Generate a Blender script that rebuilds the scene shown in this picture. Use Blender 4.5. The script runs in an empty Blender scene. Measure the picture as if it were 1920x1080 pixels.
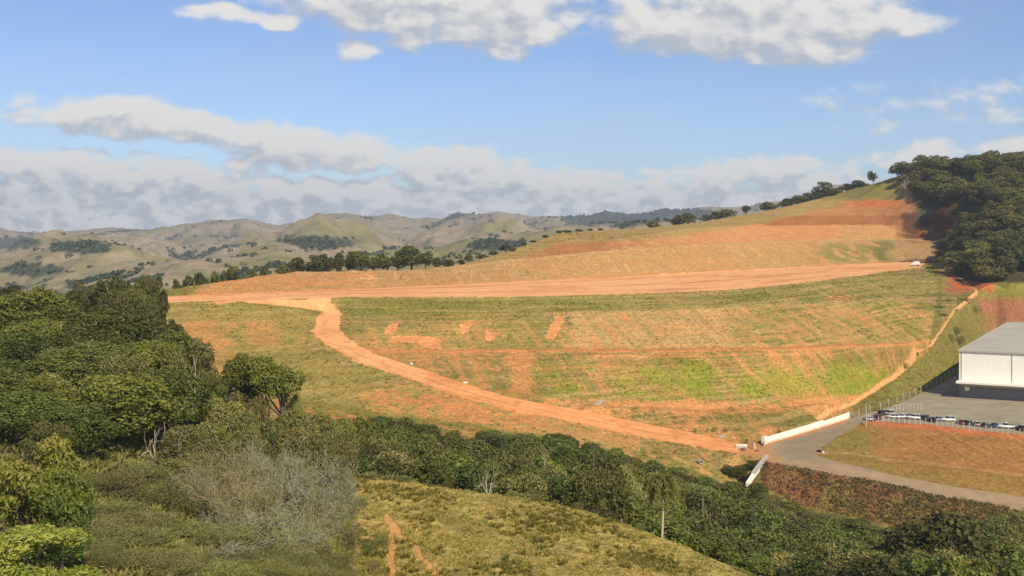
import bpy, math, random
import numpy as np
from mathutils import Vector, Matrix
from mathutils.geometry import delaunay_2d_cdt

random.seed(7)
RNG = np.random.default_rng(7)
SC = bpy.context.scene
COL = SC.collection

# ------------------------------------------------------------------ camera
S = 2200.0 / 1400.0          # metres of depth per unit of "d" used in the survey tables below
CAMZ = 60.0
cam_d = bpy.data.cameras.new("camera")
cam = bpy.data.objects.new("camera", cam_d)
COL.objects.link(cam)
cam.location = (0, 0, CAMZ)
cam.rotation_euler = (math.radians(90), 0, 0)
cam_d.sensor_width = 36
cam_d.lens = 2200 / 1920 * 36
cam_d.shift_y = -100 / 1920
cam_d.clip_start = 0.5
cam_d.clip_end = 60000
SC.camera = cam

# ------------------------------------------------------------------ light
sun_to = Vector((0.46, -0.88, 0.85)).normalized()      # direction towards the sun
sd = bpy.data.lights.new("sun", 'SUN')
sun = bpy.data.objects.new("sun", sd)
COL.objects.link(sun)
sd.energy = 5.0
sd.angle = math.radians(0.5)
sd.color = (1.0, 0.885, 0.70)
sun.rotation_euler = sun_to.to_track_quat('Z', 'Y').to_euler()
SUN_EL = math.asin(sun_to.z)
SUN_AZ = math.atan2(sun_to.x, sun_to.y)

SC.view_settings.view_transform = 'Standard'
SC.view_settings.look = 'None'
SC.view_settings.gamma = 1
SC.view_settings.exposure = 0.10
SC.cycles.max_bounces = 5
SC.cycles.diffuse_bounces = 3
SC.cycles.volume_bounces = 0
SC.cycles.transparent_max_bounces = 6
SC.cycles.use_denoising = True

# ------------------------------------------------------------------ node helper
class NT:
    def __init__(self, tree):
        self.t = tree; self.n = tree.nodes; self.l = tree.links
    def node(self, typ, **kw):
        nd = self.n.new(typ)
        for k, v in kw.items():
            setattr(nd, k, v)
        return nd
    def put(self, sock, v):
        if v is None: return
        if isinstance(v, bpy.types.NodeSocket): self.l.new(v, sock)
        else: sock.default_value = v
    def math(self, op, a, b=None, c=None, clamp=False):
        nd = self.node('ShaderNodeMath', operation=op, use_clamp=clamp)
        self.put(nd.inputs[0], a); self.put(nd.inputs[1], b); self.put(nd.inputs[2], c)
        return nd.outputs[0]
    def vmath(self, op, a, b=None, out=0):
        nd = self.node('ShaderNodeVectorMath', operation=op)
        self.put(nd.inputs[0], a); self.put(nd.inputs[1], b)
        return nd.outputs[out]
    def noise(self, vec, scale, detail=4, rough=0.55, dist=0.0, out='Fac'):
        nd = self.node('ShaderNodeTexNoise')
        self.put(nd.inputs['Vector'], vec); nd.inputs['Scale'].default_value = scale
        nd.inputs['Detail'].default_value = detail; nd.inputs['Roughness'].default_value = rough
        nd.inputs['Distortion'].default_value = dist
        return nd.outputs[out]
    def mix(self, fac, a, b, mode='MIX'):
        nd = self.node('ShaderNodeMix', data_type='RGBA', blend_type=mode)
        self.put(nd.inputs[0], fac)
        self.put(nd.inputs[6], a if isinstance(a, bpy.types.NodeSocket) else tuple(a) + ((1,) if len(a) == 3 else ()))
        self.put(nd.inputs[7], b if isinstance(b, bpy.types.NodeSocket) else tuple(b) + ((1,) if len(b) == 3 else ()))
        return nd.outputs[2]
    def maprange(self, v, a, b, c=0.0, d=1.0, typ='LINEAR'):
        nd = self.node('ShaderNodeMapRange', interpolation_type=typ)
        self.put(nd.inputs[0], v)
        for i, q in enumerate((a, b, c, d)): nd.inputs[i + 1].default_value = q
        return nd.outputs[0]

# ------------------------------------------------------------------ world: Nishita sky with clouds
world = bpy.data.worlds.new("World")
SC.world = world
world.use_nodes = True
world.node_tree.nodes.clear()
W = NT(world.node_tree)
sky = W.node('ShaderNodeTexSky', sky_type='NISHITA', sun_disc=False)
sky.sun_elevation = SUN_EL
sky.sun_rotation = SUN_AZ
sky.altitude = 900
sky.air_density = 1.0
sky.dust_density = 0.6
sky.ozone_density = 2.0
# clouds are placed by compass direction (azimuth / height tangents) on the sky itself, infinitely far away
CL = [  # azimuth-tangent*100, elevation-tangent*100 (in 1/14 units), half sizes, weight
 (450,30,118,15,.7),(395,22,60,12,.8),(520,38,40,12,.7),
 (670,92,42,20,.75),(700,10,120,40,.95),(800,30,150,44,.95),(860,-10,260,40,1.),(960,55,110,36,1.),(945,100,45,22,.8),(1010,45,60,30,.9),(780,78,60,20,.6),
 (700,-10,200,50,1.),(950,20,150,50,1.),(870,60,110,36,.9),(1330,70,150,34,.9),(1450,60,200,60,1.),(1250,45,150,40,1.),(1400,55,240,52,1.05),(1400,-5,190,55,1.1),(1540,92,90,36,1.),(1660,42,115,26,1.),(1500,30,200,60,1.),(1190,15,80,20,.6),
 (110,222,100,22,.8),(190,222,120,36,1.),(280,225,120,38,1.),(380,245,120,30,1.),(470,255,80,20,.9),(560,270,130,34,1.05),(660,290,80,34,1.),(540,300,120,22,.8),
 (20,300,100,26,1.),(120,320,150,38,1.),(250,340,170,34,1.),(400,345,130,32,1.),(560,360,160,34,1.),(700,370,170,38,.95),
 (60,350,180,34,.9),(300,370,220,30,.9),(520,385,220,26,.8),(760,395,260,30,.8),(1050,390,260,40,.9),(100,415,260,34,1.),(500,420,400,26,.9),(1000,415,400,22,.7),(1450,400,260,26,.7),(40,385,190,44,1.),(260,400,300,28,.9),(600,405,300,26,.75),(820,300,110,32,.9),(880,335,150,42,.95),(1050,350,170,40,.9),(1200,375,220,36,.85),
 (1330,335,120,28,.8),(1450,318,110,28,.85),(1520,345,120,36,.75),(1400,375,260,36,.8),(900,385,300,34,.85),
 (1740,278,52,22,.8),(1700,300,70,18,.6),(1895,272,60,22,.75),(1650,190,70,10,.06),(1860,178,70,22,.14),(1890,215,60,14,.10),(1660,226,50,10,.04),(20,190,40,12,.14),
]
g = bpy.data.node_groups.new("cloud_density", 'ShaderNodeTree')
g.interface.new_socket("P", in_out='INPUT', socket_type='NodeSocketVector')
g.interface.new_socket("D", in_out='OUTPUT', socket_type='NodeSocketFloat')
G = NT(g)
gi = G.node('NodeGroupInput'); go = G.node('NodeGroupOutput')
acc = None
for (cx, cy, rx, ry, w) in CL:
    a = G.vmath('SUBTRACT', gi.outputs[0], (cx, cy, 0))
    a = G.vmath('MULTIPLY', a, (1 / rx / 1.12, 1 / ry / 1.12, 0))
    q = G.vmath('DOT_PRODUCT', a, a, out=1)
    q = G.math('MULTIPLY_ADD', q, -w, w)
    acc = q if acc is None else G.math('SMOOTH_MAX', acc, q, 0.25)
G.l.new(acc, go.inputs[0])
geo = W.node('ShaderNodeTexCoord')
sep = W.node('ShaderNodeSeparateXYZ'); W.l.new(geo.outputs['Generated'], sep.inputs[0])
yy = W.math('MAXIMUM', sep.outputs[1], 0.02)
cu = W.math('MULTIPLY_ADD', W.math('DIVIDE', sep.outputs[0], yy), 2200.0, 960.0)
cv = W.math('MULTIPLY_ADD', W.math('DIVIDE', sep.outputs[2], yy), -2200.0, 440.0)
cmb = W.node('ShaderNodeCombineXYZ'); W.l.new(cu, cmb.inputs[0]); W.l.new(cv, cmb.inputs[1])
P0 = cmb.outputs[0]
# lumpy domain: y stretched so the billows are flattened
def cloud_at(P):
    Ps = W.vmath('MULTIPLY', P, (0.010, 0.0155, 1))
    wv = W.noise(Ps, 0.8, 3, 0.5, out='Color')
    wv = W.vmath('SUBTRACT', wv, (0.5, 0.5, 0.5))
    Pw = W.vmath('ADD', P, W.vmath('MULTIPLY', wv, (110, 60, 0)))
    gn = W.node('ShaderNodeGroup'); gn.node_tree = g; W.l.new(Pw, gn.inputs[0])
    n1 = W.noise(Ps, 1.9, 7, 0.52)
    n1 = W.math('SUBTRACT', n1, 0.5)
    sv = W.node('ShaderNodeSeparateXYZ'); W.l.new(P, sv.inputs[0])
    lo = W.maprange(sv.outputs[1], 240, 340, 0, 1)
    n2 = W.math('SUBTRACT', W.noise(W.vmath('MULTIPLY', Ps, (1.0, 1.1, 1)), 2.6, 5, 0.5), 0.5)
    nn = W.math('ADD', W.math('MULTIPLY', n1, W.maprange(lo, 0, 1, 2.0, 1.8)), W.math('MULTIPLY', W.math('MULTIPLY', n2, lo), 3.0))
    return W.math('ADD', nn, gn.outputs[0])
D0 = cloud_at(P0)
D2 = cloud_at(W.vmath('ADD', P0, (13, -30, 0)))
cover = W.maprange(D0, -0.25, 0.75, 0, 1, 'SMOOTHSTEP')
front = W.maprange(sep.outputs[1], 0.3, 0.45, 0, 1)
cover = W.math('MULTIPLY', cover, front)
lit = W.math('SUBTRACT', D0, D2)
lit = W.maprange(lit, -0.62, 0.52, 0, 1, 'SMOOTHSTEP')
thick = W.maprange(D0, 0.3, 1.4, 0, 1)
lit = W.math('SUBTRACT', lit, W.math('MULTIPLY', thick, 0.10), clamp=True)
ccol = W.mix(lit, (4.7, 4.95, 5.45), (8.2, 7.9, 7.5))
# low distant cloud is bluer and dimmer
low = W.maprange(cv, 300, 440, 0, 1)
ccol = W.mix(W.math('MULTIPLY', low, 0.15), ccol, (6.9, 7.2, 7.7))
ccol = W.mix(W.math('MULTIPLY', low, 0.55), ccol, (1.14, 1.14, 1.14), 'MULTIPLY')
veil = W.noise(W.vmath('MULTIPLY', P0, (0.002, 0.006, 1)), 1.0, 5, 0.6)
veil = W.maprange(veil, 0.42, 0.8, 0.0, 0.35)
skyc = W.mix(1.0, sky.outputs[0], (0.90, 0.985, 1.17), 'MULTIPLY')
skyc = W.mix(W.math('MULTIPLY', veil, front), skyc, (5.0, 5.6, 6.6))
hzn = W.maprange(cv, 330, 450, 0, .92, 'SMOOTHSTEP')
skyc = W.mix(W.math('MULTIPLY', hzn, front), skyc, (5.8, 6.5, 7.5))
final = W.mix(W.math('MULTIPLY', cover, 0.96), skyc, ccol)
bg = W.node('ShaderNodeBackground')
bg.inputs['Strength'].default_value = 0.10
wo = W.node('ShaderNodeOutputWorld')
W.l.new(final, bg.inputs['Color']); W.l.new(bg.outputs[0], wo.inputs['Surface'])
world.cycles.sampling_method = 'MANUAL'
world.cycles.sample_map_resolution = 512

# ------------------------------------------------------------------ materials
def material(name, rough=0.8, spec=0.2):
    m = bpy.data.materials.new(name); m.use_nodes = True
    t = NT(m.node_tree); b = m.node_tree.nodes['Principled BSDF']
    b.inputs['Roughness'].default_value = rough
    b.inputs['Specular IOR Level'].default_value = spec
    return m, t, b

def bump(t, b, h, strength, dist):
    nd = t.node('ShaderNodeBump'); nd.inputs['Strength'].default_value = strength
    nd.inputs['Distance'].default_value = dist
    t.l.new(h, nd.inputs['Height']); t.l.new(nd.outputs[0], b.inputs['Normal'])

def simple_mat(name, colr, var=0.15, scale=1.5, rough=0.7, spec=0.3, metal=0.0):
    m, t, b = material(name, rough, spec)
    tc = t.node('ShaderNodeTexCoord')
    n = t.noise(tc.outputs['Object'], scale, 5, 0.6)
    lo = tuple(c * (1 - var) for c in colr); hi = tuple(min(1, c * (1 + var)) for c in colr)
    t.l.new(t.mix(n, lo, hi), b.inputs['Base Color'])
    b.inputs['Metallic'].default_value = metal
    bump(t, b, n, 0.15, 0.02)
    return m

def ground_mat(name, rough=0.95, var=0.35, fine=1.2, bmp=0.5):
    m, t, b = material(name, rough, 0.05)
    at = t.node('ShaderNodeAttribute', attribute_name='paint')
    ge = t.node('ShaderNodeNewGeometry')
    n1 = t.noise(ge.outputs['Position'], fine, 6, 0.65)
    n2 = t.noise(ge.outputs['Position'], 0.13, 4, 0.6)
    f1 = t.maprange(n1, 0.3, 0.7, 1 - var, 1 + var)
    f2 = t.maprange(n2, 0.3, 0.7, 0.88, 1.12)
    f = t.math('MULTIPLY', f1, f2)
    cc = t.node('ShaderNodeCombineXYZ')
    for i in range(3): t.l.new(f, cc.inputs[i])
    t.l.new(t.mix(1.0, at.outputs['Color'], cc.outputs[0], 'MULTIPLY'), b.inputs['Base Color'])
    bump(t, b, n1, bmp, 0.35)
    return m

M = {}
M['ground'] = ground_mat('ground_cover', var=0.42, fine=1.0, bmp=0.8)
M['dirt'] = ground_mat('bare_dirt', var=0.13, fine=0.5, bmp=0.25)
M['asphalt'] = ground_mat('worn_asphalt', 0.85, 0.10, 0.35, 0.1)
M['hills'] = ground_mat('far_hills', var=0.25, fine=0.03, bmp=0.3)

def leaf_mat(name, c1, c2, trans=0.25, hue=0.0):
    m, t, b = material(name, 0.6, 0.25)
    oi = t.node('ShaderNodeObjectInfo')
    at = t.node('ShaderNodeAttribute', attribute_name='leafvar')
    base = t.mix(at.outputs['Fac'], c1, c2)
    r = t.maprange(oi.outputs['Random'], 0, 1, 0.66, 1.36)
    hs = t.node('ShaderNodeHueSaturation')
    t.l.new(base, hs.inputs['Color']); t.l.new(r, hs.inputs['Value'])
    r2 = t.math('FRACT', t.math('MULTIPLY', oi.outputs['Random'], 17.31))
    t.l.new(t.maprange(r2, 0, 1, 0.458, 0.512), hs.inputs['Hue'])
    t.l.new(hs.outputs[0], b.inputs['Base Color'])
    tr = t.node('ShaderNodeBsdfTranslucent'); t.l.new(hs.outputs[0], tr.inputs['Color'])
    mx = t.node('ShaderNodeMixShader'); mx.inputs[0].default_value = trans
    t.l.new(b.outputs[0], mx.inputs[1]); t.l.new(tr.outputs[0], mx.inputs[2])
    t.l.new(mx.outputs[0], m.node_tree.nodes['Material Output'].inputs['Surface'])
    return m
M['leaf'] = leaf_mat('broad_leaves', (0.062, 0.092, 0.012), (0.165, 0.195, 0.032))
M['leaf_dark'] = leaf_mat('dark_leaves', (0.055, 0.068, 0.013), (0.14, 0.145, 0.032))
M['leaf_olive'] = leaf_mat('olive_leaves', (0.115, 0.130, 0.028), (0.29, 0.285, 0.072))
M['leaf_bright'] = leaf_mat('bright_leaves', (0.07, 0.14, 0.015), (0.33, 0.34, 0.06))
M['leaf_forest'] = leaf_mat('forest_leaves', (0.075, 0.088, 0.016), (0.19, 0.185, 0.038))
M['leaf_far'] = leaf_mat('far_leaves', (0.035, 0.050, 0.022), (0.075, 0.085, 0.035), 0.1)
M['grass'] = leaf_mat('dry_grass', (0.22, 0.235, 0.042), (0.52, 0.49, 0.13), 0.5)
M['grass_green'] = leaf_mat('green_grass', (0.17, 0.17, 0.025), (0.36, 0.31, 0.05), 0.45)
M['bark'] = simple_mat('bark', (0.11, 0.085, 0.06), 0.4, 3)
M['twig'] = simple_mat('grey_twigs', (0.33, 0.315, 0.20), 0.25, 2)
M['pale_bark'] = simple_mat('pale_bark', (0.44, 0.38, 0.27), 0.2, 2)
M['twig_brown'] = simple_mat('brown_twigs', (0.33, 0.26, 0.14), 0.25, 2)
M['white_paint'] = simple_mat('white_paint', (0.86, 0.80, 0.66), 0.10, 0.6, 0.7)
M['concrete'] = simple_mat('concrete', (0.42, 0.39, 0.33), 0.2, 1.2, 0.9)
M['post'] = simple_mat('concrete_post', (0.60, 0.54, 0.42), 0.12, 2, 0.9)
M['rock'] = simple_mat('red_rubble', (0.20, 0.105, 0.065), 0.5, 0.9, 0.95, 0.1)
M['rubber'] = simple_mat('tyre_rubber', (0.02, 0.02, 0.02), 0.2, 3, 0.9)
M['glass'] = simple_mat('car_glass', (0.02, 0.025, 0.03), 0.1, 3, 0.08, 0.6)
M['chrome'] = simple_mat('bright_metal', (0.5, 0.5, 0.5), 0.1, 3, 0.3, 0.5, 0.8)
M['lampglass'] = simple_mat('lamp_lens', (0.6, 0.6, 0.55), 0.1, 3, 0.2, 0.5)
M['redlamp'] = simple_mat('tail_lens', (0.35, 0.02, 0.02), 0.1, 3, 0.2, 0.5)
M['wire'] = simple_mat('fence_wire', (0.25, 0.24, 0.22), 0.1, 3, 0.6)
def paint_mat(name, c):
    m, t, b = material(name, 0.3, 0.5)
    tc = t.node('ShaderNodeTexCoord')
    n = t.noise(tc.outputs['Object'], 1.2, 4)
    t.l.new(t.mix(n, tuple(q * .9 for q in c), c), b.inputs['Base Color'])
    b.inputs['Coat Weight'].default_value = 0.5
    return m
for nm, c in dict(white=(.78, .78, .76), black=(.018, .018, .02), silver=(.42, .43, .44), red=(.25, .03, .03), grey=(.16, .165, .17), beige=(.5, .44, .34), blue=(.05, .08, .16)).items():
    M['car_' + nm] = paint_mat('car_paint_' + nm, c)

def warehouse_wall_mat():
    m, t, b = material('white_cladding', 0.6, 0.3)
    tc = t.node('ShaderNodeTexCoord')
    sp = t.node('ShaderNodeSeparateXYZ'); t.l.new(tc.outputs['Object'], sp.inputs[0])
    st = t.noise(t.vmath('MULTIPLY', tc.outputs['Object'], (1.6, 1.6, 0.10)), 1.0, 5, 0.6)
    c = t.mix(t.maprange(st, 0.45, 0.75, 0, 0.7), (0.90, 0.86, 0.75), (0.80, 0.75, 0.64))
    top = t.maprange(sp.outputs[2], 15.6, 17.2, 0, .8)
    c = t.mix(t.math('MULTIPLY', top, t.maprange(st, 0.35, 0.65, 0, .55)), c, (0.42, 0.40, 0.34))
    t.l.new(c, b.inputs['Base Color'])
    wv = t.math('SINE', t.math('MULTIPLY', sp.outputs[0], 6.0))
    bump(t, b, wv, 0.12, 0.03)
    return m
M['cladding'] = warehouse_wall_mat()
def stained_wall_mat():
    m, t, b = material('mud_splashed_white_wall', 0.85, 0.2)
    tc = t.node('ShaderNodeTexCoord'); sp = t.node('ShaderNodeSeparateXYZ'); t.l.new(tc.outputs['Object'], sp.inputs[0])
    n = t.noise(tc.outputs['Object'], .5, 6, .65); n2 = t.noise(t.vmath('MULTIPLY', tc.outputs['Object'], (2.0, 2.0, .25)), 1.0, 4, .6)
    c = t.mix(t.maprange(n2, .5, .75, 0, .55), (0.86, 0.80, 0.66), (0.55, 0.47, 0.34))
    h = t.math('ADD', sp.outputs[2], t.math('MULTIPLY', t.math('SUBTRACT', n, .5), 1.6))
    c = t.mix(t.maprange(h, .75, .05, 0, .8), c, (0.50, 0.27, 0.13))
    t.l.new(c, b.inputs['Base Color']); return m
M['stained_wall'] = stained_wall_mat()
def roof_mat():
    m, t, b = material('weathered_roof_sheet', 0.7, 0.25)
    tc = t.node('ShaderNodeTexCoord')
    sp = t.node('ShaderNodeSeparateXYZ'); t.l.new(tc.outputs['Object'], sp.inputs[0])
    n = t.noise(t.vmath('MULTIPLY', tc.outputs['Object'], (1.2, .05, 1)), 1.0, 5, 0.6)
    n2 = t.noise(tc.outputs['Object'], 0.08, 4, 0.6)
    c = t.mix(n, (0.42, 0.385, 0.29), (0.54, 0.49, 0.38))
    c = t.mix(t.maprange(n2, 0.4, 0.7, 0, .5), c, (0.36, 0.32, 0.24))
    # joint between the sheets every six metres down the slope
    fr = t.math('FRACT', t.math('DIVIDE', sp.outputs[1], 6.0))
    c = t.mix(t.math('MULTIPLY', t.math('LESS_THAN', fr, 0.03), .5), c, (0.14, 0.14, 0.13))
    t.l.new(c, b.inputs['Base Color'])
    bump(t, b, t.math('SINE', t.math('MULTIPLY', sp.outputs[0], 9.0)), 0.3, 0.04)
    return m
M['roof'] = roof_mat()
def block_mat():
    m, t, b = material('grey_block_wall', 0.9, 0.1)
    tc = t.node('ShaderNodeTexCoord')
    br = t.node('ShaderNodeTexBrick')
    mp = t.node('ShaderNodeMapping'); mp.inputs['Rotation'].default_value = (math.radians(90), 0, 0)
    t.l.new(tc.outputs['Object'], mp.inputs[0]); t.l.new(mp.outputs[0], br.inputs[0])
    br.inputs['Color1'].default_value = (.23, .22, .24, 1); br.inputs['Color2'].default_value = (.16, .16, .18, 1)
    br.inputs['Mortar'].default_value = (.28, .27, .27, 1); br.inputs['Scale'].default_value = 1.0
    br.inputs['Brick Width'].default_value = 0.8; br.inputs['Row Height'].default_value = 0.4
    t.l.new(br.outputs[0], b.inputs['Base Color'])
    return m
M['block'] = block_mat()
M['beam'] = simple_mat('beige_beam', (0.42, 0.39, 0.33), .15, .5, .8)

# ------------------------------------------------------------------ noise in numpy
def perlin(x, y, seed=0):
    xi = np.floor(x).astype(np.int64); yi = np.floor(y).astype(np.int64)
    xf = x - xi; yf = y - yi
    def gr(ix, iy, dx, dy):
        h = (ix * 374761393 + iy * 668265263 + seed * 1442695041) & 0xffffffff
        h = ((h ^ (h >> 13)) * 1274126177) & 0xffffffff
        h = (h ^ (h >> 16)) & 1023
        a = h * (2 * math.pi / 1024)
        return np.cos(a) * dx + np.sin(a) * dy
    u = xf * xf * xf * (xf * (xf * 6 - 15) + 10); v = yf * yf * yf * (yf * (yf * 6 - 15) + 10)
    a = gr(xi, yi, xf, yf); b = gr(xi + 1, yi, xf - 1, yf)
    c = gr(xi, yi + 1, xf, yf - 1); d = gr(xi + 1, yi + 1, xf - 1, yf - 1)
    return ((a + u * (b - a)) + v * ((c + u * (d - c)) - (a + u * (b - a)))) * 1.5
def fbm(x, y, o=4, seed=0, r=0.5):
    s = 0; a = 1; t = 0
    for i in range(o):
        s = s + a * perlin(x, y, seed + i * 31); t += a; a *= r; x = x * 2.03 + 17.1; y = y * 2.03 - 9.7
    return s / t
def sstep(a, b, x):
    t = np.clip((x - a) / (b - a), 0, 1); return t * t * (3 - 2 * t)

# ------------------------------------------------------------------ survey of the site (x east, d depth units, z height)
def P(px, py, d): return ((px - 960) / 1400 * d, d, CAMZ - (py - 440) / 1400 * d)
def Pz(px, py, z):                       # point at known height
    d = (CAMZ - z) * 1400 / (py - 440); return P(px, py, d)
lines = []
def L(*pts): lines.append(list(pts))
A = [P(-100,590,232),P(100,578,240),P(290,567,252),P(480,562,260),P(650,557,273),P(900,557,272),P(1100,553,280),P(1300,547,298),P(1400,541,318),P(1500,531,352),P(1600,518,400),P(1700,505,462),P(1725,501,478)]
B = [P(-100,576,246),P(100,565,252),P(300,556,265),P(480,550,280),P(700,541,305),P(850,534,328),P(1000,527,354),P(1150,520,385),P(1300,512,428),P(1450,504,470),P(1600,496,502),P(1700,492,512),P(1735,494,505)]
C_ = [P(-100,560,255),P(100,553,262),P(300,546,271),P(400,530,284),P(480,518,296),P(560,509,310),P(660,507,322),P(760,506,334),P(870,497,352),P(1000,484,375),P(1150,470,402),P(1300,460,446),P(1450,453,496),P(1650,447,540),P(1750,451,545)]
L(*A); L(*B); L(*C_)
L(*[(x, d + 4, z + .3) for (x, d, z) in C_[8:]])
Dl = [P(880,490,368),P(940,475,390),P(990,458,415),P(1040,438,452),P(1100,433,490),P(1200,429,530),P(1300,418,560),P(1400,402,590),P(1500,381,620),P(1560,366,640),P(1610,352,655)]
L(*Dl)
L(P(1150,450,428),P(1290,428,502),P(1430,420,548),P(1570,422,572),P(1660,425,570))
L(P(1440,410,562),P(1540,392,600),P(1600,388,604),P(1680,380,588))
L(P(1540,388,606),P(1600,377,612),P(1680,371,595))
L(P(1705,370,585),P(1760,395,560),P(1775,440,545),P(1772,488,515),P(1790,508,455),P(1830,526,418),P(1860,532,402),P(1920,532,402),P(2100,532,402))
L(P(1640,345,640),P(1700,322,608),P(1800,315,585),P(1920,312,570),P(2200,310,560))
L(P(1850,420,485),P(1950,410,480),P(2150,400,480)); L(P(1850,475,440),P(1950,470,432),P(2150,470,430))
L(P(1800,370,540),P(1900,360,530),P(2150,350,520))
# road edges
RU = [Pz(1385,832,0),Pz(1350,823,1.2),Pz(1175,788,5.8),Pz(1050,763,9.5),Pz(946,744,12.6),Pz(875,721,15.5),Pz(775,688,19.5),Pz(700,663,22.6),Pz(654,636,25.8),Pz(635,615,28.2),Pz(640,590,31.7)]
RL = [Pz(1385,853,-.6),Pz(1350,846,-.3),Pz(1258,830,1.6),Pz(1133,807,5.0),Pz(1021,782,8.5),Pz(925,761,11.6),Pz(850,740,14.4),Pz(733,700,18.6),Pz(675,682,21.0),Pz(612,648,25.1),Pz(583,621,27.8),Pz(604,586,32.3)]
L(*RU); L(*RL)
RT = [Pz(604,584,32.6),Pz(560,577,34.3),Pz(500,570,36.0),Pz(440,566,36.8)]      # tail joining the pad
L(*RT)
# benches of the fill slope
H1 = [P(725,656,243),P(1000,655,249.5),P(1300,654,256),P(1500,649,268),P(1650,644,298),P(1735,640,330)]
L(*H1); L(*[(x, d * (1 - .016), z) for (x, d, z) in H1])
H2 = [P(665,604,258),P(900,602,262),P(1070,588,269),P(1350,575,284),P(1550,568,330),P(1700,560,388)]
L(*H2); L(*[(x, d * .992, z) for (x, d, z) in H2])
H0 = [P(1100,757,222),P(1300,767,231),P(1450,765,239),P(1560,752,256)]
L(*H0); L(*[(x, d * .985, z) for (x, d, z) in H0])
Q = [P(1530,788,242.5),P(1600,757,262),P(1680,707,292),P(1740,655,325),P(1765,620,345),P(1790,580,370),P(1832,545,400),P(1800,522,428),P(1765,507,462)]
L(*Q); L(*[(x + 2.5, d, z - .2) for (x, d, z) in Q[:6]])
# yard, drive and lower road
PE = [Pz(1625,789,0),Pz(1648,789,0),Pz(1747,797.5,0),Pz(1841,807,0),Pz(1920,815,0),Pz(2080,832,0)]
L(*PE)
PL = [Pz(1593,785,0),Pz(1650,769,0),Pz(1690,755,0),Pz(1732,735,0),Pz(1760,722,0),Pz(1800,700,0),Pz(1850,668,0),Pz(1884,655,0)]
L(*PL); L(*[(x - 2.0, d + 3, z + .9) for (x, d, z) in PL[2:]])
WL = [Pz(1431,834,0),Pz(1490,817,0),Pz(1545,800,0),Pz(1593,785,0)]
L(*WL); L(*[(x - .4, d + 2.0, z + .9) for (x, d, z) in WL[:3]])
DR = [Pz(1625,789,0),Pz(1580,812,0),Pz(1545,836,0),Pz(1530,854,-.3)]
L(*DR)
LF = [Pz(1530,854,-.3),Pz(1575,867,-1),Pz(1687,893,-2.7),Pz(1800,914,-4.3),Pz(1920,932,-6),Pz(2080,960,-8)]
LN = [Pz(1425,856,-.3),Pz(1444,867,-.5),Pz(1537,884,-1.5),Pz(1650,904,-3),Pz(1762,931,-4.5),Pz(1875,949,-6),Pz(1920,962,-6.7),Pz(2080,996,-8.8)]
L(*LF); L(*LN)
L(*[(x, d - 1.0, z - .4) for (x, d, z) in LN[1:]])
L(Pz(1575,848,-.2),Pz(1700,864,-1.4),Pz(1920,890,-3.0),Pz(2080,905,-4.5))
L(P(1440,905,193),P(1500,950,190),P(1650,985,183),P(1762,1000,179),P(1920,1010,173),P(2080,1050,168))
L((210,400,27),(265,402,27),(330,402,27)); L((264,390,.5),(330,388,.5)); L((300,300,0),(300,250,0)); L(P(1850,600,375),P(1800,642,348))
L(P(1900,548,400),P(2100,552,400))
# left meadow below the pad
L(P(200,605,232),P(300,600,240),P(450,598,247),P(555,598,254))
L(P(300,650,222),P(450,650,228),P(560,655,233)); L(P(400,700,205),P(550,720,207),P(650,722,211)); L(P(500,760,190),P(650,785,191),P(750,790,194),P(900,792,199))
L(P(1000,815,199),P(1100,832,199),P(1250,855,198),P(1330,870,197))
L((57,193,-6),(64,188,-9),(60.5,197,-4.8),(62.5,201.5,-3.6),(65.5,202,-3.2)); L(Pz(1384,842,-.4),Pz(1402,844,-.5),Pz(1430,857,-.4)); L(Pz(1362,858,-1),Pz(1350,880,-3))
# foreground ridge and gully
RC = [(-55,108,29),P(560,880,118),P(660,897,115),P(780,905,112),P(900,921,110),P(1000,938,107),P(1100,962,104),P(1180,985,100),P(1250,1011,96),P(1330,1045,92),P(1400,1080,88),P(1550,1180,82)]
L(*RC)
L(P(500,1000,84),P(700,1000,90),P(900,1000,91),P(1080,1030,86)); L(P(700,1080,74),P(1000,1080,74),P(1250,1110,72))
L((-60,80,34),(-36,82,30)); L((-60,55,40),(-30,55,35.5),(0,55,33),(30,55,29),(60,55,22)); L((-200,5,50),(-30,5,46),(0,5,46),(30,5,44),(200,5,30))
L((-60,20,46),(-20,20,43),(20,20,41),(60,25,33)); L((40,80,16),(80,80,12)); L((60,100,5),(100,100,2)); L((60,130,-4),(150,110,-6),(140,70,4))
L((-90,172,25),(-60,165,16),(-35,160,7),(-15,157,2),(5,154,-1),(30,152,-9),(60,156,-15),(100,156,-19),(160,150,-22)); L((-30,135,11),(-5,133,6),(20,130,0),(45,130,-8)); L((-30,176,11),(0,177,5),(30,178,-3),(50,178,-9))
L((-75,108,33),(-95,140,37.5),(-110,180,35),(-112,215,34.5)); L((-58,130,29),(-70,150,28),(-78,178,27))
L((-150,100,44),(-200,150,44),(-220,240,38)); L((-160,5,55),(-160,60,48)); L((200,100,-12),(220,150,-18),(200,40,5))
# back slopes
L(*[(x, x * 0 + d + 40, z - 9) for (x, d, z) in C_[:9]]); L(*[(x, d + 170, -22) for (x, d, z) in C_[:9:2]])
L(*[(x, d + 45, z - 14) for (x, d, z) in Dl]); L(*[(x, d + 220, 5) for (x, d, z) in Dl[::2]])
L((280,760,92),(420,720,92)); L((-400,232,30),(-400,300,-5),(-400,560,-22),(-700,700,-20),(-700,100,40),(-700,5,60),(0,880,-10),(-400,900,-20),(300,900,30),(900,900,40),(900,500,60),(900,300,20),(900,5,20),(600,560,112),(600,430,45),(600,350,0),(600,180,-12))

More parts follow.
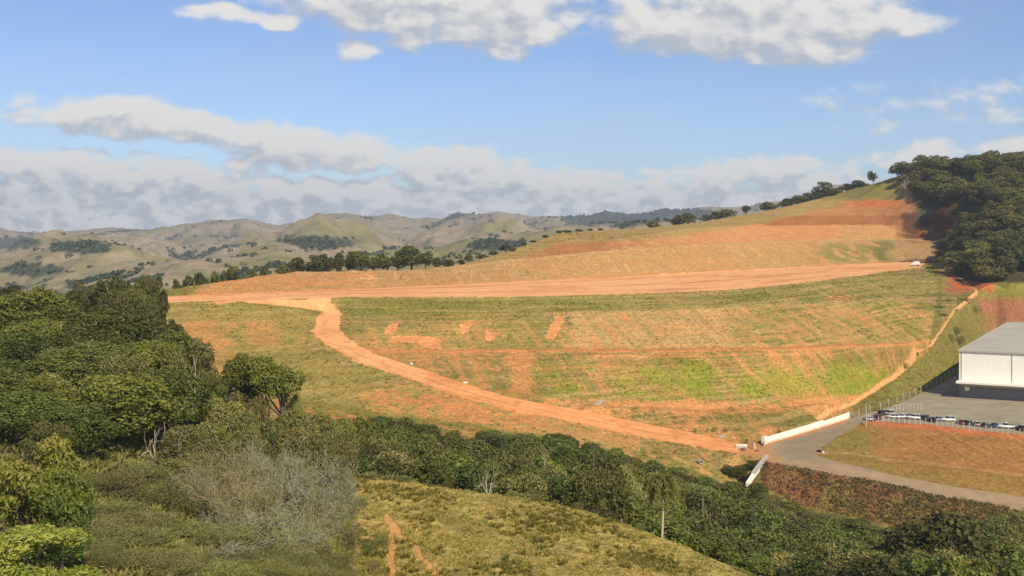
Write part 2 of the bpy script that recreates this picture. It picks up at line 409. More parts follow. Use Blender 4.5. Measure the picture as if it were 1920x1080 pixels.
vs = []; es = []
for ln in lines:
    b0 = len(vs)
    for i, p in enumerate(ln):
        if i and len(ln) > 3:              # subdivide long spans so that the breaklines hold
            q = ln[i - 1]; k = max(1, int(math.hypot(p[0] - q[0], p[1] - q[1]) / 2.5))
            if i and abs(p[0]) < 380 and abs(q[0]) < 380 and p[1] < 680:
                for j in range(1, k): vs.append(tuple(q[a] + (p[a] - q[a]) * j / k for a in range(3)))
        vs.append(p)
v2 = [Vector((p[0], p[1])) for p in vs]
# breaklines as constraints, where they do not cross
idx = 0; cons = []
oc, oe, of_, ov, oee, off_ = delaunay_2d_cdt(v2, [], [], 0, 1e-4)
zs = np.array([np.mean([vs[j][2] for j in src]) for src in ov])
TV = np.array([(p.x, p.y) for p in oc]); TF = np.array([f for f in of_ if len(f) == 3])

# ------------------------------------------------------------------ terrain grid
def spaced(segs):
    out = []
    for a, b, st in segs: out += list(np.arange(a, b, st))
    return np.array(out)
drow = spaced([(6,50,1.5),(50,66,.6),(66,120,.34),(120,170,.45),(170,196,.3),(196,300,.22),(300,420,.45),(420,660,.7)])
far = 660 * (1.0065 ** np.arange(0, 400)); drow = np.concatenate([drow, far[far < 4700]])
ucol = np.concatenate([np.linspace(-1.6,-.72,50)[:-1], np.linspace(-.72,.72,1050), np.linspace(.72,1.6,50)[1:]])
NR, NC = len(drow), len(ucol)
X = ucol[None, :] * drow[:, None]; Dg = np.repeat(drow[:, None], NC, 1)
Z = np.full((NR, NC), np.nan)
for tri in TF:
    (x0, y0), (x1, y1), (x2, y2) = TV[tri]
    r0, r1 = np.searchsorted(drow, [min(y0, y1, y2) - 1e-6, max(y0, y1, y2) + 1e-6])
    if r1 <= r0: continue
    xmin, xmax = min(x0, x1, x2), max(x0, x1, x2)
    dd = drow[r0:r1]
    us = min(xmin / dd[0], xmin / dd[-1]); ue = max(xmax / dd[0], xmax / dd[-1])
    c0, c1 = np.searchsorted(ucol, [us - 1e-6, ue + 1e-6])
    if c1 <= c0: continue
    xs = X[r0:r1, c0:c1]; ys = Dg[r0:r1, c0:c1]
    den = (y1 - y2) * (x0 - x2) + (x2 - x1) * (y0 - y2)
    if abs(den) < 1e-9: continue
    a = ((y1 - y2) * (xs - x2) + (x2 - x1) * (ys - y2)) / den
    b = ((y2 - y0) * (xs - x2) + (x0 - x2) * (ys - y2)) / den
    c = 1 - a - b
    m = (a >= -1e-5) & (b >= -1e-5) & (c >= -1e-5)
    zz = a * zs[tri[0]] + b * zs[tri[1]] + c * zs[tri[2]]
    sub = Z[r0:r1, c0:c1]; sub[m] = zz[m]
Z[np.isnan(Z)] = 0.0
# soften the facets (approximately 1.5 m)
for it in range(5):
    Zn = Z.copy()
    Zn[1:-1, 1:-1] = Z[1:-1, 1:-1] * .4 + (Z[:-2, 1:-1] + Z[2:, 1:-1] + Z[1:-1, :-2] + Z[1:-1, 2:]) * .15
    Z = Zn
# far rolling hills
def crest(tab, px): return np.interp(px, [t[0] for t in tab], [t[1] for t in tab])
LY = [
 (880,  [(-300,545),(0,540),(100,528),(200,503),(300,494),(400,492),(450,484),(520,474),(570,480),(650,492),(750,482),(850,472),(1000,466),(1300,470),(2300,470)]),
 (1350, [(-300,500),(0,500),(100,476),(200,462),(300,476),(400,484),(480,470),(560,458),(650,468),(720,458),(800,470),(900,455),(1000,440),(1200,442),(2300,440)]),
 (2100, [(-300,462),(0,466),(80,452),(150,444),(230,452),(330,456),(420,444),(520,452),(600,434),(680,445),(780,440),(880,430),(960,426),(1100,424),(2300,420)]),
 (3600, [(-300,430),(0,431),(60,436),(130,438),(200,428),(240,427),(320,428),(390,414),(460,408),(500,420),(560,420),(600,412),(640,405),(720,404),(790,415),(850,403),(940,402),(1000,406),(1060,404),(1150,396),(1200,402),(1250,391),(1400,387),(1500,368),(1560,352),(1700,350),(2300,360)]),
 (5200, [(-300,433),(600,425),(2300,410)]), (9000, [(-300,440),(2300,440)])]
fr = drow > 560
xf = X[fr]; df = Dg[fr]; yt = df * S
pxf = 960 + 1400 * xf / df
w1 = fbm(xf / 420, yt / 420, 3, 5); w2 = fbm(xf / 160 + 9, yt / 160, 3, 6)
dw = df * (1 + .13 * w1 * sstep(700, 1100, df) * (1 - sstep(2600, 3300, df))) ; pw = pxf + 50 * w2 * (1 - sstep(2900, 3500, df))
zc = [CAMZ + (440 - crest(t, pw)) / 1400 * d for d, t in LY]
ds = [d for d, t in LY]
zf = np.zeros_like(df)
zf[:] = zc[0]
for i in range(len(ds) - 1):
    t = np.clip((dw - ds[i]) / (ds[i + 1] - ds[i]), 0, 1)
    mk = (dw >= ds[i]) & (dw <= ds[i + 1])
    z_ = zc[i] + (zc[i + 1] - zc[i]) * (t * t * (3 - 2 * t)) - [26, 55, 95, 80, 0][i] * np.sin(math.pi * t) ** 1.0
    zf[mk] = z_[mk]
mk = dw < ds[0]; zf[mk] = (zc[0] - 22 * (1 - dw / ds[0]) * 4)[mk]
bill = np.abs(fbm(xf / 400 + .3 * w2 + 3.7, yt / 560, 2, 29, .34)) * 2
bill2 = np.abs(fbm(xf / 170, yt / 230 + .4 * w1, 2, 14, .4)) * 2
amp = np.interp(df, [560, 900, 2000, 3600, 6000], [0, 24, 62, 80, 80])
crs = np.exp(-((dw - 3600) / 330) ** 2)
zf = zf + amp * (bill - .42) * (1 - .78 * crs) + amp * .24 * (bill2 - .35) * (1 - .3 * crs) + amp * .05 * (np.abs(fbm(xf / 55, yt / 75 + .3 * w1, 3, 17)) * 2 - .3)
zf = zf + amp * .06 * fbm(xf / 30, yt / 40, 3, 19)
blend = sstep(660, 800, df) * np.ones_like(df)
Zf0 = Z[fr]
Z[fr] = np.where(df < 900, Zf0 * (1 - blend) + zf * blend, zf)
BILL = np.zeros_like(Z); BILL[fr] = bill; BILL2 = np.zeros_like(Z); BILL2[fr] = bill2

PX = 960 + 1400 * X / Dg; PY = 440 + (CAMZ - Z) * 1400 / Dg
YT = Dg * S
def poly_mask(poly, x, y):
    inside = np.zeros(x.shape, bool); n = len(poly); j = n - 1
    for i in range(n):
        xi, yi = poly[i][0], poly[i][1]; xj, yj = poly[j][0], poly[j][1]
        c = ((yi > y) != (yj > y)) & (x < (xj - xi) * (y - yi) / (yj - yi + 1e-12) + xi)
        inside ^= c; j = i
    return inside
nE = fbm(X / 3.0, YT / 3.0, 3, 41); nE2 = fbm(X / 9.0, YT / 9.0, 3, 43)
xe = X + nE * 0.9 + nE2 * .8; de = Dg + nE * .5 + nE2 * .4
CLS = np.zeros(Z.shape, np.int8)       # 0 ground
near = (Dg > 150) & (Dg < 560)
def setcls(k, poly, soft=True):
    m = poly_mask(poly, xe if soft else X, de if soft else Dg) & near
    CLS[m] = k
pad = A[:] + B[::-1]
setcls(2, pad)
road_poly = RU + [Pz(618,582,32.6), Pz(600,578,33.4), Pz(560,572.5,34.9), Pz(500,566.5,36.3), Pz(440,562,37)] + [P(400,563,257), P(410,568,254)] + RT[::-1] + RL[::-1]
setcls(1, road_poly)
yard = PL + [(330, 386, 0), (330, 215, 0)] + PE[::-1]
setcls(4, yard, False)
drive = WL + [PE[0]] + DR[1:] + LF[1:] + LN[::-1] + [Pz(1410,850,-.3), Pz(1385,852,-.4), Pz(1388,838,-.1)]
setcls(3, drive, False)
def ribbon(pts, w):
    l = []; r = []
    for i, p in enumerate(pts):
        a = pts[max(0, i - 1)]; b = pts[min(len(pts) - 1, i + 1)]
        dx, dy = b[0] - a[0], (b[1] - a[1]) * S; n = math.hypot(dx, dy) or 1
        ox, oy = -dy / n * w / 2, dx / n * w / 2 / S
        l.append((p[0] + ox, p[1] + oy)); r.append((p[0] - ox, p[1] - oy))
    return l + r[::-1]
setcls(5, ribbon(Q, 1.15))
near = Dg > 60
FP1 = [P(726,968,97),P(733,990,92),P(736,1020,86),P(733,1050,81),P(736,1085,75),P(728,1130,67)]
FP2 = [P(728,972,96),P(742,988,92.5),P(756,1012,88),P(781,1034,84),P(790,1058,80),P(812,1082,76),P(822,1120,70),P(850,1180,62)]
for f in (FP1, FP2):
    m = poly_mask(ribbon(f, 0.8), X + nE * .3, Dg + nE * .25) & (Dg > 55) & (Dg < 105); CLS[m] = 6
CLS[(CLS == 0) & (Dg > 800)] = 7

# relief noise, not on the graded surfaces
flat = ((CLS >= 1) & (CLS <= 5)).astype(float)
for it in range(6):
    f2 = flat.copy(); f2[1:-1, 1:-1] = np.maximum(flat[1:-1, 1:-1], (flat[:-2, 1:-1] + flat[2:, 1:-1] + flat[1:-1, :-2] + flat[1:-1, 2:]) / 4 * .98); flat = f2
nearm = 1 - sstep(560, 760, Dg)
rough = (1 - flat) * nearm
Z += rough * (.55 * fbm(X / 14, YT / 14, 4, 51) + .22 * fbm(X / 2.2, YT / 2.2, 3, 53))
ridge_zone = (Dg < 125)
Z += rough * ridge_zone * (.16 * fbm(X / 1.0, YT / 1.0, 2, 57))
# erosion ribs running down the embankments
emb = sstep(196, 210, Dg) * (1 - sstep(430, 500, Dg)) * (X > -60)
Z += rough * emb * .30 * fbm((X + Z * .8) / 2.6, Z / 22, 3, 61)
Z += rough * emb * .30 * fbm(X / 30, Z / .9, 3, 62)
Z += (CLS == 2) * .10 * fbm(X / 6, YT / 6, 3, 63) + (CLS == 1) * .12 * fbm(X / 4, YT / 4, 3, 64)
Z -= (CLS == 6) * .18

def gz(x, d):
    r = np.interp(d, drow, np.arange(NR)); c = np.interp(x / d, ucol, np.arange(NC))
    r0 = min(int(r), NR - 2); c0 = min(int(c), NC - 2); fr_ = r - r0; fc = c - c0
    return float((Z[r0, c0] * (1 - fc) + Z[r0, c0 + 1] * fc) * (1 - fr_) + (Z[r0 + 1, c0] * (1 - fc) + Z[r0 + 1, c0 + 1] * fc) * fr_)
def gza(x, d):
    r = np.interp(d, drow, np.arange(NR)); c = np.interp(x / d, ucol, np.arange(NC))
    r0 = np.minimum(r.astype(int), NR - 2); c0 = np.minimum(c.astype(int), NC - 2); fr_ = r - r0; fc = c - c0
    z = (Z[r0, c0] * (1 - fc) + Z[r0, c0 + 1] * fc) * (1 - fr_) + (Z[r0 + 1, c0] * (1 - fc) + Z[r0 + 1, c0 + 1] * fc) * fr_
    return z, r0, c0

# ------------------------------------------------------------------ ground colours (base colours of soils and grasses)
def c3(*c): return np.array(c)
GR = c3(.205, .165, .040); GY = c3(.36, .25, .085); GG = c3(.150, .138, .034); BG = c3(.20, .215, .022)
OR = c3(.56, .225, .078); PK = c3(.76, .385, .170); BR = c3(.32, .150, .045); RD = c3(.40, .120, .045); DK = c3(.085, .075, .035); DG = c3(.16, .145, .06)
ST = c3(.47, .285, .115)
col = np.empty(Z.shape + (3,)); col[:] = GR
def lay(c, m):
    m = np.clip(m, 0, 1)[..., None]; col[:] = col * (1 - m) + c * m
nA = fbm(X / 40, YT / 40, 4, 71); nB = fbm(X / 11, YT / 11, 4, 73); nC = fbm(X / 3.2, YT / 3.2, 4, 75)
nS = fbm(X / 45, Z / 1.1, 4, 77); nV = fbm((X + Z * .9) / 3.5, Z / 14, 4, 79)      # strata lines and rills
def curve(line): 
    q = [(960 + 1400 * p[0] / p[1], 440 + (CAMZ - p[2]) * 1400 / p[1]) for p in line]; q.sort()
    return np.interp(PX, [a for a, b in q], [b for a, b in q])
def band(lo, hi, soft=2.5): return sstep(lo - soft, lo + soft, PY + nB * 4) * (1 - sstep(hi - soft, hi + soft, PY + nB * 4))
def box(x0, x1, y0, y1, sx=25, sy=6): return sstep(x0 - sx, x0 + sx, PX + nB * 30) * (1 - sstep(x1 - sx, x1 + sx, PX + nB * 30)) * sstep(y0 - sy, y0 + sy, PY + nB * 8) * (1 - sstep(y1 - sy, y1 + sy, PY + nB * 8))
site = sstep(196, 200, Dg) * (1 - sstep(655, 690, Dg)) * sstep(-118, -112, X)
yA, yB, yC, yH1, yH2, yH0, yQ = map(curve, (A, B, C_, H1, H2, H0, Q))
yRU = curve(RU[:-2]); yRL = curve(RL[:-2])
front_ = (Dg < 500)
# general site mottling
lay(GY, site * sstep(-.15, .25, nB) * .7)
lay(OR, site * sstep(.10, .42, nC + nB * .6) * .55)
# left meadow
lm = site * (PX < 1200) * (PY > 566) * (Dg < 262) * (((PX < 600) | (PY > yRL)))
lay(GR * .8 + GY * .35, lm)
lay(GY, lm * sstep(.05, .3, nS) * .7); lay(GG, lm * sstep(.1, .35, -nS + nB * .3) * .4)
lay(OR, lm * sstep(.1, .45, nA + .5 * nC + (PY - 700) / 400) * .7)
lay(OR, lm * box(330, 420, 600, 720) * .5)
lay(OR, lm * box(690, 1000, 745, 815, 40, 14) * sstep(-.25, .2, nC) * .8)
lay(OR, lm * box(470, 520, 600, 655, 14, 12) * .4)
# fill slope, right of the dirt road
es = site * (Dg < 480) * (PX > 632) * ((PY < yRU) | (PX > 1385)) * (PY > yA)
top = es * band(yA, yH2)
lay(GG * .85 + GR * .35, top); lay(GG, top * sstep(0, .3, nB) * .6); lay(GR, top * box(700, 1000, 555, 600) * .6)
lay(OR, top * box(1540, 1600, 552, 572, 12, 5) * sstep(-.1, .2, nC)); lay(GY, top * sstep(.15, .4, nS) * .5)
mid = es * band(yH2, yH1)
lay(GG + GR * .25, mid)
lay(ST, mid * sstep(1050, 1085, PX + nB * 20) * (1 - sstep(1350, 1460, PX + nB * 60)) * .85)
lay(GY + OR * .2, mid * sstep(1350, 1450, PX) * sstep(-.25, .2, nS + nB * .6) * .8)
lay(OR, mid * sstep(1050, 1100, PX) * sstep(.12, .40, nV * .8 + nS * .4) * .75)
lay(GR, mid * box(1380, 1560, 580, 640, 40, 10) * sstep(-.2, .15, nB) * .7)
lay(BG * .7 + GG * .3, mid * box(1600, 1790, 560, 640, 50, 12) * sstep(-.2, .2, nB) * .9)
lay(GG, mid * sstep(.0, .35, -nV) * .35)
low = es * sstep(-2, 2, PY - yH1)
lay(GR, low)
lay(GG, low * box(640, 1000, 665, 745, 30, 8) * sstep(-.3, .1, nC))
lay(OR, low * box(740, 1010, 662, 700, 60, 8) * sstep(-.1, .25, nC + nS * .5) * .8)
lay(OR, low * box(955, 1000, 655, 740, 14, 8) * .85); lay(OR, low * box(1090, 1150, 655, 710, 25, 8) * sstep(-.1, .2, nC) * .8)
lay(BG, low * box(1010, 1740, 680, 748, 60, 14) * sstep(-.25, .15, nB + .3 * nV) * .9)
lay(BG * c3(1.15, 1.1, 1), low * box(1380, 1640, 690, 742, 40, 10) * .8)
lay(GG, low * box(1500, 1700, 650, 720, 40, 14) * sstep(-.1, .3, nC) * .6)
lay(OR, low * box(1350, 1600, 648, 700, 60, 8) * sstep(.05, .3, nV + nC * .4) * .8)
lay(OR, low * box(1630, 1720, 650, 710, 20, 8) * sstep(-.1, .25, nC) * .6)
lay(GR * .9, low * box(1150, 1530, 775, 830, 30, 6)); lay(GG, low * box(1150, 1530, 780, 830, 30, 6) * sstep(0, .3, nB) * .6)
lay(OR, low * band(yH0 - 10, yH0 + 8) * (PX > 1020) * sstep(-.35, .1, nC + nS * .6) * .9)
lay(OR, low * box(1130, 1400, 755, 775, 30, 5) * sstep(-.3, .1, nC) * .8)
lay(OR, low * box(1520, 1590, 742, 775, 18, 6) * .95); lay(OR, low * box(1290, 1312, 750, 800, 6, 8) * .7); lay(OR, low * box(1425, 1445, 800, 820, 7, 5) * .8)
lay(OR, low * (PY > yRU - 12) * (PX < 1385) * sstep(-.2, .25, nC) * .55)
# bench strips and thin tracks
lay(ST, es * sstep(.02, .22, fbm(X / 55, Z / .8, 4, 111)) * (.30 + .2 * (PX > 1050)))
lay(OR, es * sstep(.16, .36, fbm(X / 35, Z / .7, 4, 113) + .25 * nB) * .45 * (PY > yH2 - 10))
lay(GY, es * sstep(-.25, .25, nA) * .38)
lay(OR, es * sstep(.0, .35, nV * .8 + nA * .7) * .40 * (PY > yH2))
lay(BG * 1.1, low * box(1180, 1700, 688, 744, 50, 10) * sstep(-.3, .1, nB + .4 * nC) * .6)
lay(OR * 1.05, es * np.exp(-((PY + nC * 1.5 - yH1 - 3) / 3.2) ** 2) * sstep(-.5, -.1, nB) * (PX < 1745))
lay(OR, es * np.exp(-((PY + nC * 1.5 - yH1 - 14) / 1.6) ** 2) * sstep(1050, 1150, PX) * (PX < 1500) * .8)
lay(ST, es * np.exp(-((PY + nC - yH2) / 1.8) ** 2) * sstep(630, 700, PX) * .6)
lay(GY * 1.1, es * np.exp(-((PY + nC - yH2) / 2.2) ** 2) * sstep(1050, 1100, PX) * .8)
# scraped rectangles on the slope
for quad in ([(729,606),(751,606),(735,627),(719,627)],[(869,602),(895,602),(874,625),(854,624)],[(914,622),(934,622),(926,640),(909,640)],[(1040,593),(1064,592),(1040,637),(1020,637)],
             [(738,630),(800,628),(830,634),(828,654),(800,652),(770,642),(730,644)]):
    m = poly_mask(quad, PX + nC * 7, PY + nC * 6) & (Dg > 235) & (Dg < 300)
    m = m * sstep(-.75, -.4, nC + .6 * nB); lay(OR * .85 + PK * .18, m * (.95 - .35 * sstep(.05, .35, nV))); Z -= m * .35
# cuts behind the pad
bh = site * (PY < yB + 1) * (Dg > 250) * (PX < 1790)
lc = bh * (PY > yC)
lay(ST * .85, lc); lay(GY * .95, lc * sstep(-.1, .3, nB + nV * .4) * .45); lay(OR * .8, lc * sstep(-.25, .25, nS + nA) * .35); lay(PK * .8, lc * sstep(.2, .5, nV + nB * .3) * .5)
lay(OR, lc * (PX < 700) * sstep(-.2, .2, nC + nS) * .6); lay(OR, lc * box(265, 360, 530, 556, 20, 8) * .9); lay(PK, lc * box(660, 700, 500, 535, 14, 6) * sstep(0, .3, nC) * .6)
lay(GG + GR * .2, lc * box(1530, 1760, 458, 494, 45, 8) * sstep(-.25, .1, nB + .4 * nC) * .85)
lay(GG, lc * box(1640, 1720, 450, 490, 14, 5) * .8)
uc = bh * (PY <= yC)
lay(BR * .80 + ST * .22 + RD * .08, uc); lay(OR * .85, uc * sstep(-.1, .25, nS + nB * .4) * .45)
def boxs(x0, x1, y0, y1, sx=8, sy=1.5): return sstep(x0 - sx, x0 + sx, PX + nB * 10) * (1 - sstep(x1 - sx, x1 + sx, PX + nB * 10)) * sstep(y0 - sy, y0 + sy, PY + nC * 2) * (1 - sstep(y1 - sy, y1 + sy, PY + nC * 2))
yE = np.interp(PX, [1000, 1150, 1290, 1420, 1440, 1570, 1690], [463, 449, 427, 418, 423, 421, 422])
upf = uc * sstep(1120, 1180, PX) * (1 - sstep(1675, 1685, PX)) * sstep(-1.5, 1.5, PY - yE + nC * 2)
lay(ST * .62 + OR * .42, upf); lay(OR * .75 + PK * .2, upf * (1 - sstep(1560, 1575, PX)) * sstep(1270, 1300, PX) * .85)
lay(BR * .55 + RD * .35, uc * boxs(1435, 1690, 404, 421, 20, 1.5) * .75); lay(BR * .5 + RD * .3, uc * np.exp(-((PY - yE + 1) / 1.4) ** 2) * sstep(1280, 1300, PX) * (PX < 1680) * .6)
lay(PK * .8, uc * boxs(1290, 1440, 424, 452, 30, 3) * sstep(-.2, .3, nV) * .5)
lay(OR * .7, uc * box(1000, 1250, 440, 480, 60, 8) * sstep(-.3, .2, nB) * .8)
lay(GY * .9 + GG * .2, uc * sstep(0, 10, (curve([p for p in Dl]) + 26) - PY) * .8)
lay(RD * 1.1 + OR * .15, uc * boxs(1590, 1684, 375, 388, 30, 1.5) * .95); lay(GR * 1.15, uc * box(1470, 1680, 340, 374, 20, 5))
lay(ST * 1.1, bh * np.exp(-((PY + nC - yC) / 1.8) ** 2) * (PX > 830) * .8)
lay(OR, bh * np.exp(-((PY + nC * 2 - yB + 1) / 1.6) ** 2) * .5)
lay(c3(.10,.042,.022), bh * box(1692, 1800, 398, 500, 10, 6) * .9); lay(c3(.28,.10,.04), bh * box(1710, 1770, 432, 448, 30, 4) * .6); lay(ST * .8, bh * box(1670, 1760, 452, 488, 14, 5) * .9); lay(ST, bh * np.exp(-((PY - yC) / 1.5) ** 2) * (PX > 1680))  # the dark brown paints forest shade onto the side wall of the cut
# right of the path and behind the yard
rt = site * (PX > 1560) * (X > 118) * (PY > 500) * (Dg < 460) * (PY > np.where(PX < 1832, 0, 500)) * ((PY > yQ + 4) | (PX > 1800)) * (PY < 800)
lay(GR * .85 + GG * .3, rt); lay(GG, rt * sstep(-.1, .25, nC) * .6)
lay(c3(.30, .13, .06), rt * box(1835, 2300, 560, 625, 16, 7)); lay(GR * .8 + BG * .3, rt * box(1850, 2300, 528, 552, 14, 5)); lay(GR, rt * box(1740, 1870, 590, 660, 20, 10) * .5)
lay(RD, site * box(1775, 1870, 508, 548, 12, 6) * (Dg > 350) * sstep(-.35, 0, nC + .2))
# forest floor
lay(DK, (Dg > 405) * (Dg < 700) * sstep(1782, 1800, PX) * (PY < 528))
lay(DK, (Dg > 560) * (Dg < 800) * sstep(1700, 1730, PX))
# fill slope under the yard
fs = poly_mask(DR[::-1] + PE + [Pz(2300, 850, 0), Pz(2300, 1000, -9)] + LF[::-1], X, Dg) & (Dg > 150)
fs = fs.astype(float)
lay(BR * .95 + GY * .12, fs); lay(GR * 1.1, fs * box(1530, 1640, 800, 880, 40, 8) * .8); lay(GR, fs * sstep(.15, .45, nB) * .3)
t_ = np.interp(PX, [1575, 1700, 1920, 2200], [848, 864, 890, 905])
lay(ST * .8, fs * np.exp(-((PY + nC - t_) / 2.0) ** 2) * .8); lay(GR * .6 + BR * .4, fs * (PY > t_ + 4) * .8)
yP = curve(PE); lay(RD * 1.05 + BR * .3, fs * (1 - sstep(6, 13, PY - yP + nC * 4)) * (PX > 1636))
# rubble slope below the lower road
rb = poly_mask(LN + [(260, 160, -12), P(1920,1010,173), P(1762,1000,179), P(1650,985,183), P(1500,950,190), P(1430,905,192)], X, Dg) & (Dg > 150)
lay(BR * .45 + RD * .08 + DK * .3, rb.astype(float)); lay(GR * 1.0, rb * sstep(0, .4, nB + (PY - 930) / 160) * .6)
# verge and shoulder dust
# gully floor and foreground ridge
gl = (1 - sstep(192, 197, Dg)) * (CLS == 0) * (1 - rb) * (1 - fs)
lay(GG * .9, gl * (1 - sstep(168, 178, Dg + (PX > 1250) * 0))); lay(GR, gl * sstep(168, 178, Dg)); lay(OR, gl * sstep(172, 182, Dg) * (PX < 1250) * sstep(-.1, .3, nC + nB * .5) * .7)
sh = (PX < 1420) * (Dg > 186) * (Dg < 215) * (PY > yRL) * (PX > 1000); lay(GY, sh * .6 * sstep(-.2, .2, nC)); lay(OR, sh * sstep(0, .3, nC) * .5)
rd_ = curve(RC)
rg = (Dg < 118) * (PY > rd_ - 3)
lay(GY * .60 + GR * .85 + GG * .1, rg); lay(GY * 1.15, rg * sstep(0, .35, fbm(X / 7, YT / 16 + X / 10, 4, 81)) * .7); lay(GR * .7, rg * sstep(.05, .35, nC) * .6); lay(GG, rg * sstep(0, .35, fbm((X + YT * .5) / 6, YT / 20, 3, 83)) * .5)
lay(OR * .9, rg * sstep(.38, .55, fbm(X / 4, YT / 6, 3, 84)) * .6)
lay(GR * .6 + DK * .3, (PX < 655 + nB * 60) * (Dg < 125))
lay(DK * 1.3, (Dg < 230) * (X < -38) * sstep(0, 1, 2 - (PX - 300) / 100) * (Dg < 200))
# graded surfaces
k = CLS == 2; lay(PK, k); lay(OR * 1.15, k * sstep(0, .3, nS * .3 + nA + .3 * nB) * .5); lay(PK * 1.12, k * sstep(0, .3, fbm(X / 60, YT / 4, 3, 91)) * .5); lay(OR, k * sstep(.2, .5, nC) * .3)
k = CLS == 1; lay(OR * 1.0 + PK * .18, k); lay(OR * .92, k * sstep(0, .35, nB) * .5); lay(PK, k * sstep(.1, .4, fbm(X / 12, YT / 1.6, 3, 93)) * .35); lay(PK, k * (PX < 800) * .5)
AS = c3(.29, .225, .135); DU = c3(.40, .255, .13)
k = CLS == 3; lay(AS, k); lay(DU, k * sstep(0, 1, (Dg - 100) * 0 + (PX - 1500) / 300) * .0); lay(DU, k * ((PY > np.interp(PX, [1400, 1920], [846, 930]))) * .55); lay(OR * .9 + DU * .2, k * (1 - sstep(1400, 1475, PX + nB * 20)) * .9)
wlc = curve(WL); lay(OR * .8, k * (PX < 1593) * (1 - sstep(2, 6, PY - wlc + nC * 2)) * .8); lay(DU, k * sstep(.1, .4, nB) * .3)
k = CLS == 4; lay(c3(.32, .27, .175), k); lay(c3(.26, .225, .15), k * sstep(0, .3, nB) * .5); lay(c3(.38, .33, .24), k * sstep(.2, .45, fbm(X / 20, YT / 5, 3, 95)) * .4)
k = CLS == 5; lay(ST * .7 + OR * .55, k); k = CLS == 6; lay(OR * .6 + GY * .6, k)
k = (CLS == 1); tt = np.clip((PY - yRU) / np.maximum(yRL - yRU, 4), -1, 2) + .06 * fbm(X / 14, YT / 14, 2, 121)
for c_, w_ in ((.30, .035), (.42, .03), (.60, .035), (.73, .03)):
    rt_ = k * np.exp(-((tt - c_) / w_) ** 2); lay(PK * 1.05, rt_ * .45 * sstep(-.4, .1, fbm(X / 20, YT / 20, 2, 123))); Z -= rt_ * .10
Z += k * .30 * (np.exp(-((tt - .97) / .035) ** 2) + .8 * np.exp(-((tt - .03) / .035) ** 2)); lay(OR * .68, k * sstep(.22, .34, fbm(X / 7, YT / 7, 3, 133)) * .35)
lay(OR * .72, k * np.exp(-((tt - .51) / .05) ** 2) * .35); lay(OR * .7, k * np.exp(-((tt - .95) / .06) ** 2) * .4)
k = (CLS == 2); tt = (PY - yB) / np.maximum(yA - yB, 3) + .05 * fbm(X / 40, YT / 40, 2, 125)
tr_ = fbm(X / 90, tt * 9, 4, 127); lay(OR * .88, k * sstep(.08, .3, tr_) * .55); lay(PK * 1.1, k * sstep(.1, .32, -tr_) * .5); Z += k * .10 * tr_
lay(OR * .62, k * sstep(.36, .42, fbm(X / 40, tt * 22, 3, 129)) * .5)
# far hills: dry pasture, woods in the creases
fh = sstep(640, 760, Dg)
F1 = c3(.23, .20, .075); F2 = c3(.31, .24, .145); F3 = c3(.16, .16, .065)
nH = fbm(X / 260, YT / 260, 4, 97); nH2 = fbm(X / 60, YT / 60, 4, 98)
hc = F1[None, None] + (F2 - F1) * sstep(-.2, .3, nH + sstep(1200, 2500, Dg) * .3)[..., None]
hc = hc * (1 - (.8 * sstep(.12, .35, -nH2 - .05))[..., None]) + F3 * (.8 * sstep(.12, .35, -nH2 - .05))[..., None]
m_ = fh[..., None]; col = col * (1 - m_) + hc * m_
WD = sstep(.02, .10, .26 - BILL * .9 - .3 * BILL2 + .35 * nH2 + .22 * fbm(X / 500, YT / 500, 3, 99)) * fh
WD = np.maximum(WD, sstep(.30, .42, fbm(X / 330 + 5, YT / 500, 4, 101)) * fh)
wood_shade_blobs = [(150,465,60,3000),(60,505,60,1000),(600,455,70,2000),(1150,402,120,3500),(1280,400,60,3500),(20,455,60,2000),(930,460,60,1000)]  # dark wood patches, some of them painted in as cloud shadow on the hills
for (bx, by, br, bd) in wood_shade_blobs:
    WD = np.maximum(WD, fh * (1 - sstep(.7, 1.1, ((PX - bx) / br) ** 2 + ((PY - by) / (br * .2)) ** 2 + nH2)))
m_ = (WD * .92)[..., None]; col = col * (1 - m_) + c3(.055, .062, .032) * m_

# ------------------------------------------------------------------ build the terrain meshes
def tag(o, label=None, cat=None, group=None, kind=None):
    if label: o['label'] = label
    if cat: o['category'] = cat
    if group: o['group'] = group
    if kind: o['kind'] = kind
    return o
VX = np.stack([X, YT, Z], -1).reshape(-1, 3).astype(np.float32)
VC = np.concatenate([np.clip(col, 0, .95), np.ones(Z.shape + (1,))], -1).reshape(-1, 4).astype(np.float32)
ii = (np.arange(NR - 1)[:, None] * NC + np.arange(NC - 1)[None, :])
QF = np.stack([ii, ii + 1, ii + NC + 1, ii + NC], -1).reshape(-1, 4)
fc = CLS[:-1, :-1].reshape(-1)
def mesh_from(name, verts, faces, mats=None, smooth=False, attr=None, leafvar=None):
    me = bpy.data.meshes.new(name)
    verts = np.asarray(verts, np.float32); faces = np.asarray(faces, np.int32)
    k = faces.shape[1]
    me.vertices.add(len(verts)); me.vertices.foreach_set('co', verts.ravel())
    me.loops.add(faces.size); me.loops.foreach_set('vertex_index', faces.ravel())
    me.polygons.add(len(faces)); me.polygons.foreach_set('loop_start', np.arange(0, faces.size, k, dtype=np.int32))
    me.polygons.foreach_set('use_smooth', np.full(len(faces), bool(smooth)))
    if attr is not None:
        a = me.attributes.new('paint', 'FLOAT_COLOR', 'POINT'); a.data.foreach_set('color', attr.astype(np.float32).ravel())
    if leafvar is not None:
        a = me.attributes.new('leafvar', 'FLOAT', 'POINT'); a.data.foreach_set('value', leafvar.astype(np.float32).ravel())
    me.update(calc_edges=True)
    for m in (mats or []): me.materials.append(m)
    return me
